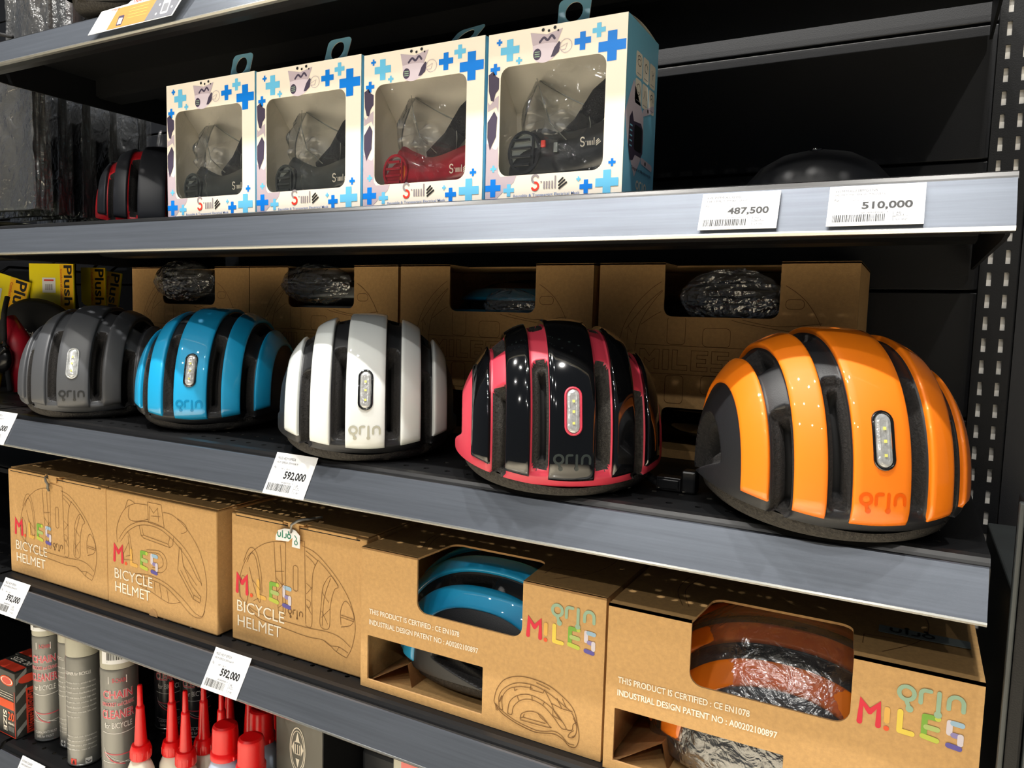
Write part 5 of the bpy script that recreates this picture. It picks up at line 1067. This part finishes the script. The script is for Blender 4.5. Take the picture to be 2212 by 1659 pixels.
def wrap_text(mb, txt, c, x, y, w, h, m, bold=0.0, lift=0.0):
    """text wrapped on a cylinder, glyph by glyph"""
    vs, fs, a, b, cc, d = text2d(txt, bold); mb.add([c(x + (v[0] - a) / (b - a) * w, y + (v[1] - cc) / (d - cc) * h, lift + 0.0002) for v in vs], fs, m)
def spray_can(label, x, y, r, h, kind, rot):
    t = empty('spray_can', (x, y, Z_E + 0.0008)); hc = h * 0.785
    body = 'can_dark' if kind == 'dark' else 'can_grey'
    mb = MB(); mb.lathe([(r * 0.90, 0), (r, 0.002), (r, hc - 0.003), (r * 0.97, hc)], body, 40); b = mb.build('can_body', t, auto=True)
    mb = MB(); mb.lathe([(r * 0.985, 0.0008), (r * 1.015, 0.0016), (r * 1.015, 0.0034), (r * 0.99, 0.0042)], 'steel', 40); mb.build('base_ring', t, auto=True)
    mb = MB()
    if kind == 'dark': mb.lathe([(r * 0.98, hc), (r * 0.98, hc + 0.004), (r * 0.86, hc + 0.006), (r * 0.86, h - 0.003), (r * 0.80, h)], 'steel', 40)
    else: mb.lathe([(r * 0.985, hc + 0.0008), (r * 0.985, h - 0.002), (r * 0.95, h)], 'can_cap', 40)
    mb.build('can_cap', t, auto=True)
    C = Cyl(r, rot)
    mb = MB()
    if kind == 'front' or kind == 'dark':
        K = r / 0.024; w = 'can_white'; pk = 'can_pink' if kind == 'front' else 'can_pink'
        poly(mb, [(-0.012 * K, hc - 0.020), (0.012 * K, hc - 0.020), (0.012 * K, hc - 0.009), (-0.012 * K, hc - 0.009)], C, w); wrap_text(mb, 'B-CHAIN', C, -0.006 * K, hc - 0.018, 0.017 * K, 0.0065, pk, 0.01, 0.0002)
        for txt, yy, ww, hh in (('CHAIN', hc - 0.042, 0.040, 0.0130), ('SPROCKET and CRANK', hc - 0.053, 0.044, 0.0065), ('CLEANER', hc - 0.072, 0.044, 0.0140)):
            wrap_text(mb, txt, C, -ww / 2 * K, yy, ww * K, hh, w, 0.06); wrap_text(mb, txt, C, (-ww / 2 + 0.0006) * K, yy + 0.0005, (ww - 0.0012) * K, hh - 0.001, pk, 0.018, 0.0004)
        wrap_text(mb, 'for BICYCLE', C, -0.018 * K, hc - 0.086, 0.036 * K, 0.0085, w, 0.01)
        strokes(mb, [bez([(-0.022 * K, hc - 0.092), (0, hc - 0.094), (0.022 * K, hc - 0.092)], 6)], 0.0009, C, w, caps=False)
        strokes(mb, [bez([(-0.022 * K, hc - 0.136), (0, hc - 0.138), (0.022 * K, hc - 0.136)], 6)], 0.0008, C, w, caps=False)
        strokes(mb, [bez([(-0.02 * K, 0.052 - 0.003), (0, 0.046), (0.022 * K, 0.047)], 6), bez([(-0.018 * K, 0.046), (-0.006 * K, 0.036), (0.008 * K, 0.031)], 6)], 0.0016, C, pk, caps=False)
        strokes(mb, [bez([(-0.019 * K, 0.050), (-0.002 * K, 0.038), (0.018 * K, 0.031)], 6), bez([(-0.020 * K, 0.056), (-0.017 * K, 0.046), (-0.012 * K, 0.040)], 6)], 0.0006, C, w, caps=False)
        wrap_text(mb, 'CLEAN, ANTI RUST', C, -0.018 * K, 0.014, 0.036 * K, 0.0045, w, 0.01); wrap_text(mb, 'SAFE for PAINT', C, -0.015 * K, 0.0075, 0.028 * K, 0.0045, w, 0.01)
    else:
        w = 'can_white'; wrap_text(mb, 'CLEANER for BICYCLE', C, -0.024, hc - 0.026, 0.040, 0.0050, w, 0.01)
        lines = ['Membersihkan kotoran, sprocket dan crank', 'rantai untuk sepeda, aman untuk karet', 'dan mudah untuk diaplikasikan pada', 'semua rantai diatas. Dapat juga untuk', 'logam, gear dan, roda pelumas, dan besi', 'yang sulit dijaukan, semua mudah', 'disemprotkan merata, lalu usap', 'dengan lap bersih']
        for q, s in enumerate(lines): wrap_text(mb, s, C, -0.024, hc - 0.040 - q * 0.0075, 0.047 if q < 7 else 0.024, 0.0032, w)
        for q, s in enumerate(['Jauhkan dari anak anak, isi bertekanan', 'jangan, pertahankan pada suhu', 'terkena mata segera bilas dengan air', 'jangan dibakar atau di tusuk']): wrap_text(mb, s, C, -0.024, 0.046 - q * 0.0068, 0.047, 0.0030, w)
        poly(mb, rrect(-0.015, 0.004, -0.006, 0.013, 0.0008, 2), C, 'ink_red'); poly(mb, [(-0.0125, 0.0052), (-0.0085, 0.0052), (-0.0095, 0.0085), (-0.0103, 0.0112), (-0.0118, 0.0085)], C, 'ink_black', 0.0002); poly(mb, rrect(0.006, 0.004, 0.015, 0.013, 0.0008, 2), C, w); strokes(mb, [bez([(0.0075, 0.009), (0.0105, 0.0065), (0.0135, 0.009)], 4)], 0.0010, C, 'ink_black', 0.0002)
    mb.build('can_print', t)
    if kind == 'front':
        mb = MB(); vs = []; n = 12; C2 = Cyl(r + 0.0006, rot)
        for j, yy in enumerate((hc + 0.010, h + 0.001)):
            for i in range(n + 1): vs.append(C2((-0.021 + 0.042 * i / n), yy, 0.0006))
        mb.add(vs, [(i, i + 1, n + 2 + i, n + 1 + i) for i in range(n)], 'paper')
        C3 = lambda a, b, hh=0.0: C2(a, b, 0.0010 + hh)
        wrap_text(mb, 'TRANSmart', C3, -0.016, h - 0.013, 0.032, 0.0068, 'ink_red', 0.02)
        a = -0.013; rs = random.Random(int(abs(x) * 1e4))
        while a < 0.013:
            bw = rs.choice((0.0004, 0.0008, 0.0012)); mb.add([C3(a, hc + 0.016), C3(a + bw, hc + 0.016), C3(a + bw, hc + 0.028), C3(a, hc + 0.028)], [(0, 1, 2, 3)], 'ink_black'); a += bw + rs.choice((0.0005, 0.0009))
        strokes(mb, [[(-0.013, hc + 0.0135), (0.013, hc + 0.0135)]], 0.0006, C3, 'ink_black', caps=False); mb.build('shop_sticker', t, smooth=True)
    if kind == 'back':
        mb = MB(); mb.lathe([(r * 0.80, h + 0.0005), (r * 0.78, h + 0.004), (r * 0.5, h + 0.006)], 'buckle', 30); mb.build('nozzle', t, auto=True)
    return tag(t, label, 'spray can', 'chain cleaner spray cans')
# positions are the can axes on the bottom shelf
spray_can('grey chain cleaner can with barcode sticker beside the inner tube boxes', -0.5180, 0.0320, 0.0212, 0.218, 'front', 0.74)
spray_can('grey can turned sideways, half hidden between the two nearest cleaner cans', -0.4660, 0.0400, 0.0200, 0.215, 'side', -0.4)
spray_can('grey can showing lines of white instructions and a black nozzle top', -0.4100, 0.0220, 0.0238, 0.215, 'back', 0.74)
spray_can('grey chain cleaner can right behind the front red-nozzle bottle', -0.3250, 0.0220, 0.0250, 0.219, 'front', 0.86)
spray_can('dark can with a bright steel neck behind the red nozzles', -0.3850, 0.155, 0.0260, 0.20, 'dark', 0.8)
spray_can('dark can with white small print deepest behind the red nozzles', -0.3300, 0.160, 0.0260, 0.20, 'dark', 0.9)

M['nozzle_red'] = mat('nozzle_red', (232, 14, 18), 0.32, coat=0.2); M['bottle_cream'] = mat('bottle_cream', (226, 220, 204), 0.35, coat=0.2); M['bottle_blue'] = mat('bottle_pale_blue', (186, 200, 220), 0.25, coat=0.3)
M['label_red'] = mat('bottle_label_red', (196, 20, 44), 0.4)
def nozzle_bottle(label, x, y, proto=[None]):
    if proto[0] is None:
        t = empty('nozzle_bottle', (x, y, Z_E + 0.0008))
        mb = MB(); mb.lathe([(0.019, 0), (0.0215, 0.003), (0.0215, 0.038), (0.0205, 0.046), (0.016, 0.056), (0.0105, 0.062), (0.0105, 0.066)], 'bottle_cream', 32, squash=0.72); mb.build('bottle_body', t, auto=True)
        mb = MB(); n = 24; prof = [(0.0132, 0.0615), (0.0140, 0.063), (0.0138, 0.075), (0.0118, 0.0815), (0.0085, 0.0825)]
        mb.lathe(prof, 'nozzle_red', 24); 
        for k in range(12): a = k * math.pi / 6; mb.tube([(0.0138 * math.cos(a), 0.0138 * math.sin(a), 0.064), (0.0137 * math.cos(a), 0.0137 * math.sin(a), 0.074)], 0.0006, 'nozzle_red', 4)
        mb.build('screw_cap', t, auto=True)
        mb = MB(); mb.lathe([(0.0088, 0.0815), (0.0082, 0.087), (0.0056, 0.132), (0.0058, 0.134), (0.0050, 0.137), (0.0040, 0.138), (0.0033, 0.165), (0.0026, 0.167)], 'nozzle_red', 24); mb.build('nozzle', t, auto=True)
        C = lambda a, b, h=0.0: Vector((0.0222 * math.sin(a / 0.0215 + 0.4) * (1 + h * 20), -0.0222 * 0.72 * math.cos(a / 0.0215 + 0.4) * (1 + h * 20), b))
        mb = MB(); n = 8; vs = [C(-0.008 + 0.024 * i / n, z) for z in (0.004, 0.036) for i in range(n + 1)]
        mb.add(vs, [(i, i + 1, n + 2 + i, n + 1 + i) for i in range(n)], 'label_red')
        vs2, fs2, a, b, c, d = text2d('CHAIN LUBE', 0.01)
        mb.add([C(0.010 - (v[1] - c) / (d - c) * 0.006, 0.006 + (v[0] - a) / (b - a) * 0.028, 0.001) for v in vs2], fs2, 'ink_white'); mb.build('bottle_label', t)
        proto[0] = t
    else:
        s = proto[0]; t = s.copy(); COL.objects.link(t); t.location = (x, y, Z_E + 0.0008)
        for ch in s.children: c = ch.copy(); COL.objects.link(c); c.parent = t
    return tag(t, label, 'bottle', 'red-nozzle bottles')
for (x, y, lb) in ((-0.2513, 0.0020, 'cream bottle with tall red nozzle, nearest the front left of its group'), (-0.2232, 0.0310, 'cream bottle with red nozzle just behind the frontmost one'), (-0.1852, 0.0230, 'cream bottle with red nozzle, second in the front row'),
                   (-0.1897, 0.0570, 'red-nozzle bottle in the middle row under the price label'), (-0.1480, 0.0520, 'red-nozzle bottle just left of the wide red caps'), (-0.1760, 0.0900, 'red-nozzle bottle deep behind, beside the dark cans'), (-0.1330, 0.0880, 'deepest red-nozzle bottle close to the grey box')):
    nozzle_bottle(lb, x, y)
def cap_bottle(label, x, y, proto=[None]):
    if proto[0] is None:
        t = empty('cap_bottle', (x, y, Z_E + 0.0008))
        mb = MB(); mb.lathe([(0.020, 0), (0.0225, 0.003), (0.0225, 0.092), (0.0215, 0.103), (0.0175, 0.113), (0.0150, 0.117), (0.0150, 0.122)], 'bottle_blue', 36); mb.build('bottle_body', t, auto=True)
        mb = MB(); mb.lathe([(0.0178, 0.118), (0.0182, 0.1185), (0.0182, 0.1255), (0.0165, 0.128), (0.0162, 0.129), (0.0158, 0.1555), (0.0150, 0.1595), (0.0125, 0.1615)], 'nozzle_red', 36); mb.build('cap', t, auto=True)
        mb = MB(); mb.box(0.0145, 0.0200, -0.004, 0.004, 0.119, 0.125, 'nozzle_red'); mb.build('cap_tab', t, bevel=0.001)
        proto[0] = t
    else:
        s = proto[0]; t = s.copy(); COL.objects.link(t); t.location = (x, y, Z_E + 0.0008)
        for ch in s.children: c = ch.copy(); COL.objects.link(c); c.parent = t
    return tag(t, label, 'bottle', 'pale blue bottles with wide red caps')
for (x, y, lb) in ((-0.0800, -0.0010, 'pale blue bottle with wide red cap beside the front red nozzles'), (-0.0300, -0.0050, 'pale blue bottle with wide red cap, frontmost, nearest the bottom edge'), (-0.0700, 0.0500, 'pale blue bottle with wide red cap behind, touching the grey box')):
    cap_bottle(lb, x, y)
nozzle_bottle('red-nozzle bottle squeezed against the grey box, mostly hidden', -0.1000, 0.1050)
t = empty('grey_box', (-0.0230, 0.030, Z_E + 0.0008)); M['box_grey'] = mat('box_grey_card', (104, 102, 94), 0.5); M['box_black'] = mat('box_black_card', (14, 15, 17), 0.5)
mb = MB(); mb.box(0, 0.077, 0, 0.10, 0, 0.2215, 'box_grey'); mb.build('box_body', t, bevel=0.001)
mb = MB(); mb.box(0.0772, 0.078, 0.001, 0.10, 0, 0.2215, 'box_black'); mb.build('side_face', t)
P = Frame((0, 0, 0), (1, 0, 0), (0, 0, 1), 0.0005); mb = MB(); cx, cz = 0.0370, 0.139
strokes(mb, [arc(cx, cz, 0.0125, 0.029, 0, 360, 40)], 0.0012, P, 'ink_white'); strokes(mb, [arc(cx, cz, 0.0105, 0.0250, 0, 360, 40)], 0.0009, P, 'ink_white')
poly(mb, [(cx, cz + 0.0235), (cx + 0.0032, cz + 0.0115), (cx - 0.0032, cz + 0.0115)], P, 'ink_white'); poly(mb, [(cx, cz - 0.0235), (cx - 0.0032, cz - 0.0115), (cx + 0.0032, cz - 0.0115)], P, 'ink_white')
poly(mb, [(cx - 0.0098, cz + 0.002), (cx - 0.0055, cz + 0.011), (cx - 0.0055, cz - 0.007)], P, 'ink_white'); poly(mb, [(cx + 0.0098, cz + 0.002), (cx + 0.0055, cz - 0.007), (cx + 0.0055, cz + 0.011)], P, 'ink_white')
poly(mb, [(cx - 0.0048, cz + 0.010), (cx + 0.0048, cz + 0.010), (cx + 0.0030, cz + 0.0118), (cx - 0.0030, cz + 0.0118)], P, 'ink_white')
for q in range(3): strokes(mb, [[(cx - 0.0035 + q * 0.0035, cz + 0.007), (cx - 0.0035 + q * 0.0035, cz - 0.005)]], 0.0011, P, 'ink_white', caps=False)
strokes(mb, [[(cx - 0.0040, cz - 0.0055), (cx + 0.0040, cz - 0.0055)]], 0.0011, P, 'ink_white', caps=False); mb.build('emblem', t)
tag(t, 'tall grey cardboard box with white oval emblem beside the bottles', 'box')
t = empty('equipment_case', (0.058, 0.100, Z_E + 0.0008)); mb = MB(); mb.box(0, 0.075, 0, 0.09, 0, 0.120, 'case_dark'); M['case_dark'] = mat('dark_case', (40, 43, 48), 0.5); mb.build('case_body', t, bevel=0.006)
mb = MB(); 
for q in range(2): mb.box(0.003 + q * 0.036, 0.034 + q * 0.036, 0.003, 0.04, 0.116, 0.128, 'case_dark')
mb.build('case_ridge', t, bevel=0.004); mb = MB(); mb.box(0.020, 0.055, -0.006, 0.002, 0.075, 0.098, 'case_dark'); mb.build('latch', t, bevel=0.003)
tag(t, 'dark plastic case between the grey box and the pink card', 'case')
t = empty('pink_pack', (0.1690, 0.020, Z_E + 0.0008)); M['pink'] = mat('salmon_card', (232, 120, 116), 0.45)
mb = MB(); mb.box(0, 0.18, 0, 0.05, 0, 0.200, 'can_cap'); mb.build('pack_body', t, bevel=0.002)
P = Frame((0, 0, 0), (1, 0, 0), (0, 0, 1), 0.0006); mb = MB(); poly(mb, [(0.012, 0.004), (0.176, 0.004), (0.176, 0.196), (0.012, 0.196)], P, 'pink')
strokes(mb, [bez([(0.045, 0.172), (0.055, 0.186), (0.075, 0.184), (0.092, 0.174), (0.11, 0.165)]), bez([(0.048, 0.168), (0.060, 0.180), (0.08, 0.174)]), bez([(0.052, 0.17), (0.06, 0.16), (0.09, 0.16)])], 0.0009, P, 'ink_white', 0.0001); mb.build('pack_print', t)
tag(t, 'salmon pink pack with pale edge at the bottom right of the cans', 'pack')

# inner tube boxes
M['tube_red'] = mat('tube_box_red', (214, 66, 44), 0.4); M['tube_dark'] = mat('tube_box_dark', (52, 52, 48), 0.4); M['tube_grey'] = mat('tube_box_grey', (140, 142, 138), 0.4)
def tube_box(label, x, y, z, rz, proto=[None]):
    w, d, h = 0.070, 0.040, 0.108
    if proto[0] is None:
        t = empty('tube_box', (x, y, z), rz)
        mb = MB(); mb.box(-w, 0, 0, d, 0, h, 'tube_dark'); mb.build('box_body', t, bevel=0.0008)
        P = Frame((-w, 0, 0), (1, 0, 0), (0, 0, 1), 0.0004); mb = MB()
        poly(mb, [(0.002, 0.046), (w - 0.004, 0.046), (w - 0.004, 0.060), (0.002, 0.060)], P, 'm_orange')
        poly(mb, circle(w - 0.022, h - 0.016, 0.018, 24, 0.008), P, 'm_orange'); poly(mb, circle(w - 0.022, h - 0.016, 0.016, 24, 0.006), P, 'ink_white', 0.0001); poly(mb, circle(w - 0.022, h - 0.016, 0.013, 24, 0.0055), P, 'tube_red', 0.0002)
        put_text(mb, 'SIZE', P, w - 0.034, 0.042, 0.034, 0.010, 'ink_white', 0.02, rot=-math.pi / 2, lift=0.0002); put_text(mb, '20', P, w - 0.021, 0.028, 0.017, 0.014, 'm_orange', 0.02, lift=0.0002)
        for q in range(8): strokes(mb, [[(w - 0.020 + q * 0.002, 0.010), (w - 0.020 + q * 0.002, 0.018)]], 0.0010, P, 'tube_grey', 0.0002, caps=False)
        put_text(mb, '406/451', P, w - 0.021, 0.021, 0.017, 0.004, 'ink_white', 0.02, lift=0.0002)
        for q in range(3): strokes(mb, [[(0.004, 0.064 + q * 0.004), (w - 0.006, 0.064 + q * 0.004)]], 0.0008, P, 'ink_white', 0.0002, caps=False)
        strokes(mb, [[(0.001, 0.002), (w - 0.001, 0.002)], [(w - 0.0012, 0.002), (w - 0.0012, h - 0.03)]], 0.0014, P, 'tube_red', 0.0003, caps=False); mb.build('front_print', t)
        P = Frame((0, 0, 0), (0, 1, 0), (0, 0, 1), 0.0004); mb = MB()
        for q in range(4): poly(mb, [(0.001, 0.004 + q * 0.028), (0.018, 0.024 + q * 0.028 - 0.004), (0.018, 0.034 + q * 0.028 - 0.006), (0.001, 0.014 + q * 0.028)], P, 'tube_grey')
        poly(mb, [(0.016, 0.003), (0.034, 0.003), (0.034, 0.078), (0.016, 0.078)], P, 'tube_red', 0.0001); put_text(mb, 'WESTER WEIGHT', P, 0.0175, 0.006, 0.068, 0.014, 'ink_black', 0.01, rot=math.pi / 2, lift=0.0003) if False else put_text(mb, 'WESTER WEIGHT', P, 0.0325, 0.006, 0.068, 0.014, 'ink_black', 0.01, rot=math.pi / 2, lift=0.0003)
        poly(mb, circle(0.020, h - 0.014, 0.015, 20, 0.007), P, 'tube_red', 0.0002); mb.build('side_print', t)
        P = Frame((-w, 0, h), (1, 0, 0), (0, 1, 0), 0.0004); mb = MB(); poly(mb, [(0.004, 0.004), (w - 0.006, 0.004), (w - 0.006, 0.022), (0.004, 0.022)], P, 'tube_red'); put_text(mb, 'SIZE 20', P, 0.010, 0.026, 0.050, 0.010, 'ink_white', 0.01, lift=0.0001); mb.build('top_print', t)
        proto[0] = t
    else:
        s = proto[0]; t = s.copy(); COL.objects.link(t); t.location = (x, y, z); t.rotation_euler = (0, 0, rz)
        for ch in s.children: c = ch.copy(); COL.objects.link(c); c.parent = t
    return tag(t, label, 'box', 'inner tube boxes')
tube_box('inner tube box marked SIZE 20, front of the row at the left edge', -0.548, -0.003, Z_E + 0.0008, 0.0)
tube_box('inner tube box right behind the front one at the left edge', -0.552, 0.040, Z_E + 0.0008, 0.02)
tube_box('third inner tube box back, mostly in shadow', -0.556, 0.086, Z_E + 0.0008, -0.02)
tube_box('deepest inner tube box in the dark of the bottom shelf', -0.552, 0.133, Z_E + 0.0008, 0.01)
